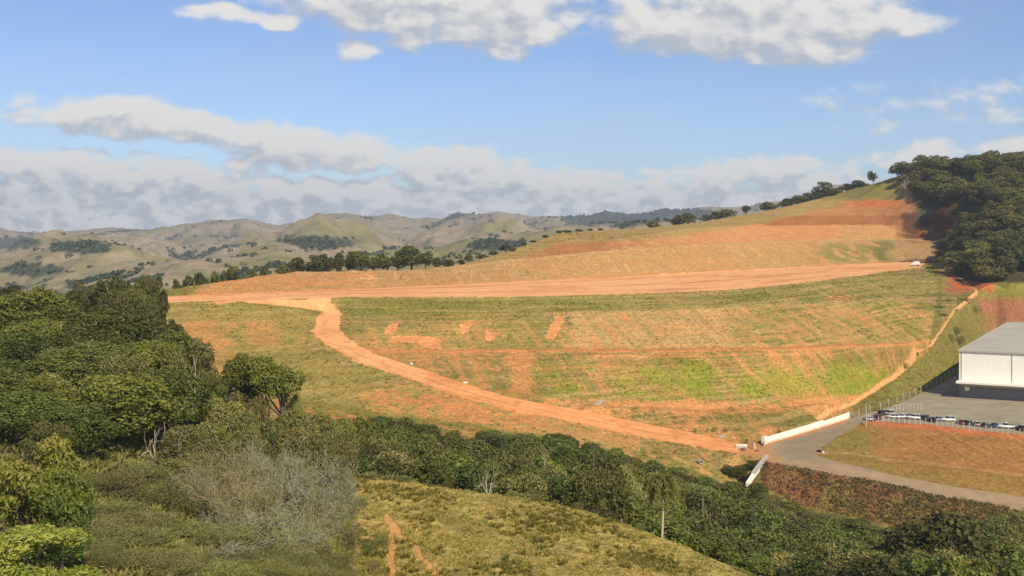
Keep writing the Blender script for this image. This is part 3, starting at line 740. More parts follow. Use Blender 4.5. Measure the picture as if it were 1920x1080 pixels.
def link(name, me, parent=None):
    o = bpy.data.objects.new(name, me); COL.objects.link(o)
    if parent is not None: o.parent = parent
    return o
def empty(name, loc, rz=0.0):
    o = bpy.data.objects.new(name, None); o.empty_display_size = .5; COL.objects.link(o)
    o.location = loc; o.rotation_euler = (0, 0, rz); return o
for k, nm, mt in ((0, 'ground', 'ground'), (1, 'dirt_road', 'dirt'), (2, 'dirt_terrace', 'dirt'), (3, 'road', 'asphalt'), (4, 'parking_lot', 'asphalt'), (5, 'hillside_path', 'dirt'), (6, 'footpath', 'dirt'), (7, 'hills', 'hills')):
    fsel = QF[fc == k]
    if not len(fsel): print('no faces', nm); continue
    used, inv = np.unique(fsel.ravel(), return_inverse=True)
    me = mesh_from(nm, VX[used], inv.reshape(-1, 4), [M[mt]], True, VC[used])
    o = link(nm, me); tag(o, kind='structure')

# ================================================================== OBJECTS
# ------------------------------------------------------------------ mesh building helpers
def tube(pts, rad, sides=6):
    pts = np.asarray(pts, float); n = len(pts); rad = np.broadcast_to(rad, (n,))
    t = np.gradient(pts, axis=0); t /= (np.linalg.norm(t, axis=1, keepdims=True) + 1e-9)
    ref = np.where(np.abs(t[:, 2:3]) > .9, np.array([[1., 0, 0]]), np.array([[0, 0, 1.]]))
    a = np.cross(t, ref); a /= (np.linalg.norm(a, axis=1, keepdims=True) + 1e-9); b = np.cross(t, a)
    an = np.arange(sides) * 2 * math.pi / sides
    v = pts[:, None] + rad[:, None, None] * (np.cos(an)[None, :, None] * a[:, None] + np.sin(an)[None, :, None] * b[:, None])
    v = v.reshape(-1, 3); f = []
    for i in range(n - 1):
        for j in range(sides):
            k = (j + 1) % sides; f.append((i * sides + j, i * sides + k, (i + 1) * sides + k, (i + 1) * sides + j))
    return v, np.array(f)
def joinq(parts):
    V = []; F = []; o = 0
    for v, f in parts:
        V.append(v); F.append(np.asarray(f) + o); o += len(v)
    return np.concatenate(V), np.concatenate(F)
def unit(v): return v / (np.linalg.norm(v, axis=-1, keepdims=True) + 1e-9)
def leaves(C, N, size, rng, aspect=.6, jit=.6, droop=0.0):
    n = len(C); N = unit(N + rng.normal(0, jit, (n, 3)))
    t = unit(np.cross(N, rng.normal(0, 1, (n, 3)))); 
    if droop: t = unit(t + np.array([0, 0, -droop])); N = unit(np.cross(t, np.cross(N, t)))
    b = np.cross(N, t); s = (size * rng.uniform(.6, 1.3, n))[:, None]
    v = np.stack([C - t * s * .5, C + b * s * aspect * .5, C + t * s * .5, C - b * s * aspect * .5], 1).reshape(-1, 3)
    return v, np.arange(4 * n).reshape(-1, 4)
def crown(seed, H, Wd, nclump, nleaf, size, base=.35, flat=.8, aspect=.7, jit=.7, spread=1.0, cr=(.2, .34), droop=0):
    """leaf clumps spread over a broken dome; returns verts, faces, leaf shade variation, clump centres"""
    rng = np.random.default_rng(seed); R = Wd / 2; Hc = H * (1 - base) / 2; zc = H * (1 + base) / 2
    cs = []; rs = []
    for i in range(nclump):
        th = rng.uniform(0, 2 * math.pi); z = rng.uniform(-.75, 1.0); rr = math.sqrt(max(0, 1 - z * z))
        f = rng.uniform(.45, .80) * spread
        rr *= 1 if z > -.2 else .9
        cs.append((math.cos(th) * rr * R * f, math.sin(th) * rr * R * f, zc + z * Hc * (.78 if z > 0 else .7) + rng.normal(0, .03) * H))
        rs.append(rng.uniform(*cr) * Wd * .5 * rng.uniform(.85, 1.3))
    cs = np.array(cs); rs = np.array(rs)
    k = rng.choice(nclump, nleaf, p=rs ** 2 / (rs ** 2).sum())
    dr = unit(rng.normal(0, 1, (nleaf, 3)) + np.array([0, 0, .35]))
    # sub-lobes make each clump lumpy
    ph = rng.uniform(0, 6.28, (nclump, 3))
    lump = 1 + .16 * np.sin(dr[:, 0] * 5 + ph[k, 0]) * np.sin(dr[:, 1] * 5 + ph[k, 1]) + .12 * np.sin(dr[:, 2] * 9 + ph[k, 2])
    rad = rs[k] * lump * rng.uniform(.72, 1.05, nleaf)
    pos = cs[k] + dr * rad[:, None] * np.array([1, 1, flat])
    d2 = ((pos[:, None, :] - cs[None]) / np.array([1, 1, flat])); inside = (np.linalg.norm(d2, axis=2) < rs[None] * .68).sum(1) > 0
    pos = pos[~inside]; dr = dr[~inside]; kk = k[~inside]
    v, f = leaves(pos, dr, size, rng, aspect, jit, droop)
    tips = sstep(zc - Hc * .3, zc + Hc, pos[:, 2]) * .25
    var = np.clip(rng.uniform(0, .55, len(pos)) + rng.uniform(0, .45, nclump)[kk] + tips - .1, 0, 1)
    return v, f, np.repeat(var, 4), cs
def trunk_mesh(seed, H, cs, r0, lean=.05, sides=7, base=.35):
    rng = np.random.default_rng(seed); parts = []
    top = np.array([rng.normal(0, lean) * H, rng.normal(0, lean) * H, H * (base + .12)])
    z = np.linspace(0, 1, 6)[:, None]
    pts = z * top + np.sin(z * 5) * rng.normal(0, .012 * H, (1, 3)) * [1, 1, 0]; pts[0, 2] = -.6
    parts.append(tube(pts, np.linspace(r0 * 1.25, r0 * .72, 6), sides))
    for c in cs:
        s = pts[rng.integers(3, 6)]; m = (s + c) / 2 + rng.normal(0, .04 * H, 3) + [0, 0, -.04 * H]
        q = np.array([s, s * .6 + m * .4, m, m * .4 + c * .6, c]); 
        parts.append(tube(q, np.linspace(r0 * .5, r0 * .10, 5), 5))
    return joinq(parts)
def twigs(seed, H, Wd, n0=7, levels=4, r0=.09, up=.5, sides=3):
    rng = np.random.default_rng(seed); parts = []; ends = []
    def grow(p, d, l, r, lev):
        a = p; pts = [a]
        for i in range(3):
            d = unit(d + rng.normal(0, .20, 3)); a = a + d * l / 3; pts.append(a)
        parts.append(tube(pts, np.linspace(r, r * .55, 4), sides if lev else 5))
        if lev >= levels: ends.append(a); return
        for i in range(rng.integers(2, 5) if lev < levels - 1 else rng.integers(3, 6)):
            s = pts[rng.integers(1, 4)]; e = unit(d + rng.normal(0, .62, 3) + [0, 0, up * .12])
            grow(s, e, l * rng.uniform(.55, .85), r * .60, lev + 1)
    for i in range(n0):
        th = rng.uniform(0, 6.28); s = rng.uniform(.15, .8)
        grow(np.array([math.cos(th) * .3, math.sin(th) * .3, -.3]), unit(np.array([math.cos(th) * s, math.sin(th) * s, 1.0])), H * .36, r0, 0)
    v, f = joinq(parts); 
    return v, f, np.array(ends)
def fit(v, H, Wd):
    w = max(np.percentile(np.abs(v[:, 0]), 99), np.percentile(np.abs(v[:, 1]), 99)) * 2; h = np.percentile(v[:, 2], 99.5)
    return v * np.array([Wd / w, Wd / w, H / h])

# tree prototypes: (crown mesh, trunk mesh, H, W)
PROTO = {}
def make_kind(key, n, leafmat, barkmat, H, Wd, nclump, nleaf, size, r0=.28, seed0=100, sides=7, **kw):
    out = []
    for i in range(n):
        v, f, var, cs = crown(seed0 + i * 7, H, Wd, nclump, nleaf, size, **kw)
        cm = mesh_from('crown', v, f, [M[leafmat]], leafvar=var)
        tv, tf = trunk_mesh(seed0 + i * 7 + 1, H, cs[:min(len(cs), 12)], r0, sides=sides, base=kw.get('base', .35))
        tm = mesh_from('trunk', tv, tf, [M[barkmat]], True)
        hh = np.percentile(v[:, 2], 99.3); ww = (np.percentile(v[:, 0], 98.5) - np.percentile(v[:, 0], 1.5))
        out.append((cm, tm, hh, ww))
    PROTO[key] = out
make_kind('broad', 5, 'leaf', 'bark', 10, 10, 34, 19000, .34, seed0=100, base=.22, cr=(.26, .42))
make_kind('olive', 3, 'leaf_olive', 'twig', 9, 9, 30, 9500, .32, seed0=200, base=.12, cr=(.2, .36), jit=.9)
make_kind('dark', 4, 'leaf_dark', 'bark', 11, 8, 24, 8500, .42, seed0=300, base=.25, cr=(.24, .42), jit=.7)
make_kind('gully', 6, 'leaf', 'bark', 8, 8, 26, 7500, .42, seed0=400, base=.05, cr=(.24, .42), jit=.7)
make_kind('gully_dark', 4, 'leaf_dark', 'bark', 8, 8, 24, 7000, .42, seed0=450, base=.05, cr=(.22, .42), jit=.8)
make_kind('shrub', 4, 'leaf_olive', 'twig_brown', 4, 5, 18, 7000, .20, r0=.07, seed0=500, base=.0, cr=(.25, .45), jit=1.2, aspect=.35)
make_kind('forest', 6, 'leaf_forest', 'bark', 13, 12, 22, 2600, 1.0, r0=.35, seed0=600, sides=5, base=.15, cr=(.26, .44))
make_kind('savanna', 5, 'leaf_dark', 'bark', 8, 9, 17, 1900, .75, r0=.26, seed0=700, sides=5, base=.18, cr=(.24, .42), flat=.75)
make_kind('mango', 2, 'leaf_bright', 'bark', 10, 10, 44, 10500, .50, seed0=800, base=.1, aspect=.36, jit=.55, droop=.5, cr=(.16, .30), spread=1.1)
make_kind('lobed', 2, 'leaf', 'bark', 13, 8, 14, 7500, .34, r0=.34, seed0=830, base=.74, cr=(.32, .46), flat=.6)
for i in range(4):
    v, f, e = twigs(900 + i, 6, 7, n0=8, levels=4, r0=.13)
    v = fit(v, 6, 7)
    rng = np.random.default_rng(i); e = fit(e, 5.8, 6.6)
    C = np.repeat(e, 5, 0) + rng.normal(0, .30, (len(e) * 5, 3)); lv, lf = leaves(C, C * [1, 1, .4], .17, rng, .4, 1.0)
    PROTO.setdefault('twiggy', []).append((mesh_from('crown', lv, lf, [M['leaf_olive']], leafvar=np.repeat(rng.uniform(.3, 1, len(C)), 4)), mesh_from('trunk', v, f, [M['twig' if i != 2 else 'twig_brown']], True), 6.0, 7.0))
v, f, e = twigs(950, 6, 4, n0=2, levels=3, r0=.14); PROTO['bare'] = [(None, mesh_from('trunk', fit(v, 6, 5), f, [M['pale_bark']], True), 6.0, 5.0)]

NAMES = dict(broad='broadleaf_tree', olive='olive_tree_scrub', dark='evergreen_tree', gully='broadleaf_tree', gully_dark='evergreen_tree', shrub='shrub', forest='forest_tree', savanna='savanna_tree', mango='fruit_tree', lobed='broadleaf_tree', twiggy='dry_shrub', bare='bare_tree')
NAMES['olive'] = 'scrub_tree'
CATS = dict(shrub='shrub', twiggy='shrub')
counter = {}
def tree(kind, x, d, H, Wd, label, group=None, vi=None, z=None):
    pr = PROTO[kind]; i = random.randrange(len(pr)) if vi is None else vi % len(pr)
    cm, tm, h0, w0 = pr[i]
    if z is None: z = gz(x, d)
    r = empty(NAMES[kind], (x, d * S, z - .15), random.uniform(0, 6.28))
    r.scale = (Wd / w0, Wd / w0 * random.uniform(.9, 1.1), H / h0)
    tag(r, label, CATS.get(kind, 'tree'), group)
    link('trunk' if kind not in ('shrub', 'twiggy') else 'stems', tm, r)
    if cm is not None: link('crown' if kind not in ('shrub', 'twiggy') else 'foliage', cm, r)
    return r
def tree_px(kind, px, top, d, wpx, label, group=None, vi=None, hmin=1.2, hmax=30):
    x = (px - 960) / 1400 * d; z = gz(x, d); H = CAMZ - (top - 440) / 1400 * d - z
    H = max(hmin, min(hmax, H)); return tree(kind, x, d, H, wpx / 1400 * d, label, group, vi, z)

# ------------------------------------------------------------------ left wood
GLW = 'broadleaf trees of the dense wood on the left slope'
for (px, top, d, w, lab) in [
    (60, 543, 152, 150, 'broad green tree at the top left of the wood, touching the photo edge'),
    (205, 578, 146, 210, 'bright green domed tree in front of the dark trees by the orange bank'),
    (330, 622, 138, 120, 'green tree at the right shoulder of the wood above the meadow'),
    (20, 625, 130, 150, 'green tree on the left edge below the topmost one'),
    (120, 655, 122, 190, 'wide green tree in the middle of the left wood'),
    (330, 690, 112, 165, 'layered dark green tree beside the dark gap, nearest the twiggy scrub'),
    (225, 700, 104, 220, 'largest round green tree of the left wood, left of the dark gap'),
    (30, 735, 96, 190, 'low wide green tree behind the yellow tipped fruit tree'),
    (130, 760, 95, 150, 'green tree under the largest round one, over the scrub')]:
    tree_px('broad', px, top, d, w, lab, GLW)
for (px, top, d, w) in [(150,620,135,130),(-60,560,150,170),(-70,660,118,180),(290,640,128,120),(70,600,140,140),(390,700,122,90),(180,640,130,120),(0,690,108,150)]:
    tree_px('broad', px, top, d, w, 'green broadleaf tree packed inside the canopy of the left wood', GLW)
for (px, top, d, w) in [(348,628,140,80),(375,640,136,60),(300,655,126,90),(120,650,128,100),(95,700,112,90),(240,665,118,110),(350,800,96,90),(90,790,90,80),(418,745,118,60)]:
    tree_px('olive', px, top, d, w, 'thin olive brown tree showing between the green crowns of the left wood', 'olive trees among the left wood')
GDK = 'dark evergreens at the far edge of the left wood'
for (px, top, d, w) in [(148,530,196,46),(172,535,194,40),(196,524,192,50),(226,520,190,56),(250,536,188,40),(270,548,184,44),(258,575,172,54),(283,585,168,50),(305,600,160,60),(130,548,190,40),(215,545,184,50),(275,518,206,44),(298,520,208,32),(322,600,152,46),(20,536,176,60),(70,540,180,50),(110,556,184,34)]:
    tree_px('dark', px, top, d, w, 'dark evergreen tree against the orange bank at the far edge of the left wood', GDK)
tree_px('lobed', 437, 662, 112, 70, 'green tree with one small round crown on the meadow edge, left of the umbrella tree', vi=0)
tree_px('lobed', 522, 668, 112, 96, 'green umbrella crowned tree with dark forked trunk standing alone before the meadow', vi=0)
tree_px('lobed', 478, 694, 113, 48, 'small green crown filling the gap between the two trees on the meadow edge', vi=0)
for (px, top, d, w) in [(405,742,111,54),(450,736,112,56),(482,742,111,50),(545,738,113,44),(425,752,110,70),(452,775,106,70),(505,785,104,70),(560,768,110,80),(600,775,116,70),(640,787,124,64),(395,790,104,70),(545,800,104,70),(640,830,110,60),(478,800,103,60),(590,805,108,70)]:
    tree_px('olive', px, top, d, w, 'olive green scrub tree below the umbrella crowned tree', 'scrub trees between the left wood and the ridge')
# ------------------------------------------------------------------ scrub in front
for (px, top, d, w) in [(380,850,78,110),(480,870,77,130),(420,900,74,120),(570,870,82,110),(630,860,92,90),(520,930,72,120),(640,910,86,80),(590,930,78,100),(450,840,88,120),(540,835,92,110),(400,825,94,150),(470,812,96,140),(545,790,104,120),(600,850,94,120),(350,880,86,130),(440,885,84,160),(530,890,84,150),(610,900,88,90),(480,950,74,160),(400,960,72,120),(560,975,74,120),(450,1010,66,140),(610,960,84,80),(330,820,98,100),(500,850,90,120),(560,860,92,110)]:
    tree_px('twiggy', px, top, d, w, 'grey leafless twiggy shrub in the thicket left of the grassy ridge', 'grey twiggy shrubs in the thicket', hmax=8)
for (px, top, d, w) in [(200,1035,57,120),(270,1055,56,120),(340,1065,55,120),(430,1072,55,120),(520,1074,56,110),(600,1075,58,100),(170,1060,54,110),(660,1078,62,60),(240,1000,64,120),(230,880,82,150),(300,900,80,140),(190,940,72,140),(270,960,70,150),(350,985,68,140),(220,1020,62,150),(310,1040,60,160),(400,1060,58,150),(500,1050,62,120),(580,1040,68,90),(640,1030,72,70),(150,1000,64,120),(380,920,78,120),(170,890,82,110),(470,1030,64,120),(540,1020,70,100),(640,940,92,60),(660,985,82,50),(690,1010,80,40),(700,1050,74,36),(675,930,100,36),(715,1000,84,24),(440,985,70,90),(280,870,88,110),(350,855,90,110),(610,1010,74,80)]:
    tree_px('shrub', px, top, d, w, 'olive brown scrubby bush in the thicket beside the fruit tree', 'olive brown bushes in the thicket', hmax=6)
tree_px('mango', 75, 822, 54, 170, 'leafy fruit tree with yellow green tips in the bottom left corner', vi=0)
tree_px('mango', 115, 880, 52, 110, 'bright green drooping leaved tree right of the yellow tipped fruit tree', vi=1)
tree_px('mango', 60, 985, 46, 230, 'lowest bright green leafy tree cut by the bottom left of the photo', vi=1)
# ------------------------------------------------------------------ gully wood
sil = [(560,800),(650,788),(700,784),(760,782),(820,798),(860,806),(960,800),(1040,798),(1100,822),(1150,836),(1250,862),(1300,880),(1360,892),(1400,915),(1450,935),(1500,955),(1600,985),(1700,990),(1800,985),(1980,960)]
low_ = [(560,880),(660,897),(780,905),(900,921),(1000,938),(1100,962),(1250,1011),(1400,1085),(2000,1100)]
def sil_y(px): return float(np.interp(px, [a for a, b in sil], [b for a, b in sil]))
def low_y(px): return float(np.interp(px, [a for a, b in low_], [b for a, b in low_]))
placed = []
rr = random.Random(5)
tries = 0
while len(placed) < 270 and tries < 14000:
    tries += 1
    px = rr.uniform(570, 1960); t = rr.random(); 
    d_back = np.interp(px, [570, 1000, 1300, 1400, 1500, 1650, 1960], [178, 188, 190, 187, 185, 176, 160]); d_front = np.interp(px, [570, 900, 1250, 1500, 1960], [124, 124, 112, 100, 96])
    d = d_back + (d_front - d_back) * t; x = (px - 960) / 1400 * d
    rad = rr.uniform(3.0, 5.0) * (1.15 if px > 1300 else 1)
    if any((x - a) ** 2 + ((d - b) * S) ** 2 < (rad + c) ** 2 * .62 for a, b, c in placed): continue
    ys = sil_y(px); ye = low_y(px)
    top = ys + (max(ye - 50, ys) - ys) * t ** 1.0 + rr.uniform(0, 10); z = gz(x, d)
    H = CAMZ - (top - 440) / 1400 * d - z
    if H < 2.0: continue
    H = min(H, rr.uniform(11, 17)); rad = min(rad, H * .55); placed.append((x, d, rad))
    k = 'gully' if rr.random() < .52 else ('gully_dark' if rr.random() < .7 else 'olive')
    lab = {'gully': 'leafy green tree in the wooded gully between the grassy ridge and the dirt road', 'gully_dark': 'dark green tree in the wooded gully between the grassy ridge and the dirt road', 'olive': 'thin olive tree in the wooded gully between the grassy ridge and the dirt road'}[k]
    if px > 1400: lab = lab.replace('between the grassy ridge and the dirt road', 'below the red rubble slope')
    tree(k, x, d, H, rad * 2.15, lab, {'gully': 'green trees in the gully', 'gully_dark': 'dark trees in the gully', 'olive': 'olive trees in the gully'}[k] + (' below the rubble' if px > 1400 else ''), z=z)
for (px, top, d, w, k) in [(600,792,160,60,'gully'),(640,788,165,70,'gully'),(680,783,168,70,'gully'),(720,782,172,70,'gully'),(755,782,174,60,'gully_dark'),(660,800,155,70,'gully_dark'),(700,805,155,70,'gully'),(620,812,150,70,'gully'),(745,808,158,70,'gully'),(800,795,172,60,'gully')]:
    tree_px(k, px, top, d, w, 'full green tree at the left end of the gully wood below the meadow', 'trees at the left end of the gully')
for (px, top, d, w, k) in [(1440,925,186,50,'olive'),(1480,940,184,54,'gully'),(1515,955,182,54,'olive'),(1555,962,181,56,'olive'),(1600,972,180,60,'gully'),(1640,982,178,60,'olive'),(1690,985,175,60,'gully'),(1420,905,190,40,'gully'),(1870,965,168,60,'olive'),(1910,958,166,70,'olive')]:
    tree_px(k, px, top, d, w, 'yellowish green tree hugging the foot of the red rubble slope', 'trees at the foot of the rubble slope', hmin=3)
for (px, top, d, w) in [(1392,850,200,26),(1408,852,200,24),(1380,862,198,28),(1400,872,196,28),(1366,868,199,26),(1385,885,193,30),(1418,862,201,18)]:
    tree_px('gully_dark', px, top, d, w, 'dark bush filling the hollow between the headwall and the wing wall', 'bushes in the culvert hollow', hmin=1.0, hmax=2.4)
tree_px('gully_dark', 1765, 962, 122, 190, 'big dark round tree at the lower right below the rubble slope')
tree_px('gully_dark', 1128, 856, 118, 90, 'dark glossy rounded tree standing on the ridge edge in front of the gully', vi=1)
tree_px('gully_dark', 1100, 880, 113, 70, 'low dark bush at the foot of the glossy tree on the ridge edge', vi=2)
tree_px('bare', 912, 868, 111.5, 46, 'small leafless pale tree with a forked trunk on the ridge edge')
tree_px('bare', 1163, 985, 100, 22, 'little pale dead tree on the ridge edge near the palm')
for (px, top, d, w) in [(760,893,112,26),(700,888,114,22),(1085,945,104,22),(1000,925,107,24),(840,905,111,20),(1200,985,99,18),(960,917,110,22),(1040,935,107,24)]:
    tree_px('shrub', px, top, d, w, 'low green bush on the lip of the grassy ridge', 'bushes along the ridge lip', hmax=2.5)
for (px, top, d, w) in [(205,702,110,60),(290,790,99,60),(60,700,116,60),(180,640,126,50),(360,665,118,60),(470,765,106,50),(100,600,140,50),(300,700,112,50)]:
    tree_px('bare', px, top, d, w, 'pale dead branches poking out of the left wood', 'dead trees in the left wood')
for (px, top, d, w) in [(780,850,140,40),(850,870,130,36),(1010,850,150,40),(1210,900,140,34),(1330,930,150,40),(1450,985,150,36),(700,850,135,40),(1560,1010,140,36),(1110,840,170,30)]:
    tree_px('bare', px, top, d, w, 'pale leafless tree among the green crowns of the gully', 'dead trees in the gully')
for (px, top, d, w) in [(1700,330,590,24),(1800,335,560,24),(1870,420,500,26),(1812,430,500,24),(1900,340,540,24),(1840,480,440,24),(1740,312,600,22)]:
    tree_px('bare', px, top, d, w, 'pale leafless tree standing in the forest of the right hill', 'dead trees in the right hill forest')
# ------------------------------------------------------------------ pale palm on the ridge lip
def palm(px, top, d, label):
    x = (px - 960) / 1400 * d; z = gz(x, d); H = CAMZ - (top - 440) / 1400 * d - z
    r = empty('palm_tree', (x, d * S, z)); tag(r, label, 'palm')
    pts = [(math.sin(t * 2) * .25, 0, t * H * .86 - .3) for t in np.linspace(0, 1, 8)]
    v, f = tube(pts, np.linspace(.20, .12, 8), 7); link('trunk', mesh_from('trunk', v, f, [M['pale_bark']], True), r)
    rng = np.random.default_rng(3); cp = np.array(pts[-1]); Cs = []; parts = []
    for i in range(38):
        th = rng.uniform(0, 6.28); L_ = rng.uniform(2.6, 4.6); el = rng.uniform(-.2, 1.4); p = cp.copy(); dv = np.array([math.cos(th) * math.cos(el), math.sin(th) * math.cos(el), math.sin(el)]); q = [p]
        for s in range(7): dv = unit(dv + [0, 0, -.42]); p = p + dv * L_ / 7; q.append(p)
        q = np.array(q); parts.append(tube(q, np.linspace(.03, .01, 8), 3)); Cs.append(q)
    lc = []; ln = []
    for q in Cs:
        for s in range(1, 8):
            for u in range(7): lc.append(q[s] + (q[s - 1] - q[s]) * u / 7); ln.append((q[s] - q[s - 1]))
    lc = np.array(lc) + rng.normal(0, .12, (len(lc), 3)); v1, f1 = leaves(lc, rng.normal(0, 1, lc.shape), .95, rng, .22, .3, 1.2)
    v2, f2 = joinq(parts); V, F = joinq([(v1, f1), (v2, f2)])
    link('fronds', mesh_from('fronds', V, F, [M['grass']], leafvar=np.repeat(rng.uniform(.2, .9, len(V) // 4 + 1), 4)[:len(V)]), r)
palm(1240, 878, 102, 'slim pale palm with drooping straw coloured fronds rising from the ridge edge')

# ------------------------------------------------------------------ forest hill on the right
placedf = []; rr = random.Random(11); tries = 0
while len(placedf) < 260 and tries < 20000:
    tries += 1
    px = rr.uniform(1650, 2040); d = rr.uniform(408, 625); x = (px - 960) / 1400 * d
    left = np.interp(d, [405, 430, 455, 515, 545, 560, 585, 605, 640], [1850, 1822, 1800, 1778, 1782, 1765, 1712, 1690, 1652])
    if px < left + 4: continue
    rad = rr.uniform(4.6, 7.0)
    if any((x - a) ** 2 + ((d - b) * S) ** 2 < (rad + c) ** 2 * .55 for a, b, c in placedf): continue
    placedf.append((x, d, rad))
    tree('forest', x, d, rr.uniform(9, 14), rad * 2.2, 'dark green tree of the dense forest covering the hill on the right', 'trees of the right hill forest')
for (px, top, d, w, lab) in [(1795,470,446,60,'dark tree at the lower tip of the forest over the bend of the hillside path'),(1765,500,470,26,'small dark tree beside the parked truck and the path'),(1748,505,472,22,'dark bush on the bank below the parked truck'),(1838,480,428,56,'tree at the forest foot above the red earth patch')]:
    tree_px('forest', px, top, d, w, lab)
for (px, top, d, w) in [(1712,352,592,34),(1735,362,582,36),(1752,376,572,34),(1770,392,562,34),(1778,415,552,32),(1780,440,545,32),(1776,458,535,30),(1690,345,606,30),(1790,470,520,34)]:
    tree_px('forest', px, top, d, w, 'dark green tree on the rim of the shaded red cut at the forest edge', 'forest trees on the rim of the cut')
# crest and skyline trees
sv = 'dark spreading tree on the crest behind the dirt terrace'
for (px, top, d, w) in [(560,482,322,30),(588,478,328,32),(614,476,330,32),(640,474,332,30),(676,470,324,48),(726,476,336,42),(746,470,338,34),(772,461,339,52),(798,470,344,26),(700,484,331,30),(655,484,326,24),(528,494,316,22),(500,498,308,20),(350,518,325,30),(375,512,330,34),(402,510,335,30),(440,500,325,34),(330,524,318,22),(420,508,330,24),(470,504,318,20)]:
    tree_px('savanna', px, top, d, w, sv, 'dark trees along the crest behind the terrace', hmin=3)
for (px, top, d, w) in [(820,482,352,18),(842,486,356,20),(862,486,360,16),(880,475,372,17),(905,476,380,18),(925,470,386,14),(948,458,394,18),(962,464,396,14),(985,456,412,12),(1000,450,425,12),(1020,446,436,14),(1048,436,455,12),(1062,432,462,18),(1086,430,480,14),(1105,432,492,12),(1125,436,500,10)]:
    tree_px('savanna', px, top, d, w, 'small bushy tree dotted on the grassy crest', 'small trees dotted along the grassy crest', hmin=2)
for (px, top, d, w) in [(1225,414,545,22),(1270,403,560,28),(1290,399,566,30),(1325,402,572,20),(1345,396,580,26),(1362,392,584,28),(1398,385,594,14),(1436,378,612,22),(1452,380,616,22),(1478,372,628,26),(1496,366,636,28),(1512,362,642,28),(1530,360,646,26),(1545,341,650,34),(1566,352,654,24),(1588,346,656,26),(1604,338,656,36),(1470,378,622,22),(1620,345,650,20),(1555,362,640,22)]:
    tree_px('savanna', px, top, d, w, 'dark tree on the skyline of the hill above the orange cut', 'skyline trees above the orange cut', hmin=3)
tree_px('savanna', 1637, 321, 636, 18, 'lone thin tree rising above the forest edge on the skyline')
for (px, top, d, w) in [(1304,798,216,6),(1326,793,217,5),(1340,796,218,8),(1360,797,219,10),(1461,790,222,7),(1210,775,221,5),(1400,815,214,6)]:
    tree_px('shrub', px, top, d, w, 'tiny dark bush on the toe of the embankment', 'tiny bushes on the embankment toe', hmin=.7, hmax=1.6)
for (px, top, d, w) in [(1793,598,352,22),(1800,612,348,18),(1785,625,344,18),(1812,560,385,24),(1780,560,385,22),(1760,575,372,18),(1770,590,362,18),(1720,660,312,12),(1700,680,300,12),(1830,560,388,16)]:
    tree_px('shrub', px, top, d, w, 'green bush on the grassy bank beside the hillside path', 'bushes beside the hillside path', hmin=1.5, hmax=4)

# ------------------------------------------------------------------ uncountable growth and rubble
def scatter(n, px0, px1, d0, d1, rng):
    px = rng.uniform(px0, px1, n); d = np.sqrt(rng.uniform(d0 ** 2, d1 ** 2, n)); x = (px - 960) / 1400 * d
    z, r, c = gza(x, d); return x, d, z, r, c
def tuft_mesh(x, y, z, h, w, blades, rng, lean=.5):
    n = len(x) * blades
    b = np.repeat(np.stack([x, y, z], 1), blades, 0); hh = np.repeat(h, blades) * rng.uniform(.6, 1.2, n); ww = np.repeat(w, blades)
    th = rng.uniform(0, 6.28, n); dv = np.stack([np.cos(th), np.sin(th), np.zeros(n)], 1)
    base = b + dv * (ww * rng.uniform(0, .5, n))[:, None]; tip = base + dv * (hh * lean * rng.uniform(.2, 1, n))[:, None] + np.array([0, 0, 1]) * hh[:, None]
    s = np.stack([-np.sin(th), np.cos(th), np.zeros(n)], 1) * (ww * .16)[:, None]; m = (base + tip) / 2 + dv * 0 + np.array([0, 0, .08]) * hh[:, None]
    v = np.stack([base - [0, 0, .1], m + s, tip, m - s], 1).reshape(-1, 3); return v, np.arange(4 * n).reshape(-1, 4)
rng = np.random.default_rng(21)
x, d, z, r, c = scatter(34000, 560, 1500, 60, 118, rng)
px = 960 + 1400 * x / d; py = 440 + (CAMZ - z) * 1400 / d
crd = np.interp(px, [p[0] for p in low_], [p[1] for p in low_])
cl = fbm(x / 3, d * S / 5, 3, 201); ok = (CLS[r, c] != 6) & (py > crd - 3) & (cl + rng.uniform(-.35, .35, len(x)) > -.05)
x, d, z, cl = x[ok], d[ok], z[ok], cl[ok]
v, f = tuft_mesh(x, d * S, z, rng.uniform(.10, .30, len(x)) * (1 + cl), rng.uniform(.25, .6, len(x)), 6, rng)
o = link('ridge_grass', mesh_from('ridge_grass', v, f, [M['grass']], leafvar=np.repeat(np.repeat(np.clip(rng.uniform(-.1, 1, len(x)) * .8 + .2 * rng.random(len(x)), 0, 1), 6), 4))); tag(o, 'tufted dry yellow green grass over the foreground ridge', 'grass', kind='stuff')
x, d, z, r, c = scatter(6000, 600, 1500, 60, 122, rng)
px = 960 + 1400 * x / d; py = 440 + (CAMZ - z) * 1400 / d; crd = np.interp(px, [p[0] for p in low_], [p[1] for p in low_])
ok = (CLS[r, c] != 6) & (py > crd - 5) & (fbm(x / 9, d * S / 16, 3, 207) > .16 + rng.uniform(-.25, .25, len(x)))
x, d, z = x[ok], d[ok], z[ok]
v, f = tuft_mesh(x, d * S, z, rng.uniform(.3, .6, len(x)), rng.uniform(.4, .9, len(x)), 12, rng, .9)
o = link('ridge_weeds', mesh_from('ridge_weeds', v, f, [M['grass_green']], leafvar=np.repeat(np.repeat(rng.random(len(x)), 12), 4))); tag(o, 'dark green weeds growing in clumps on the foreground ridge', 'weeds', kind='stuff')
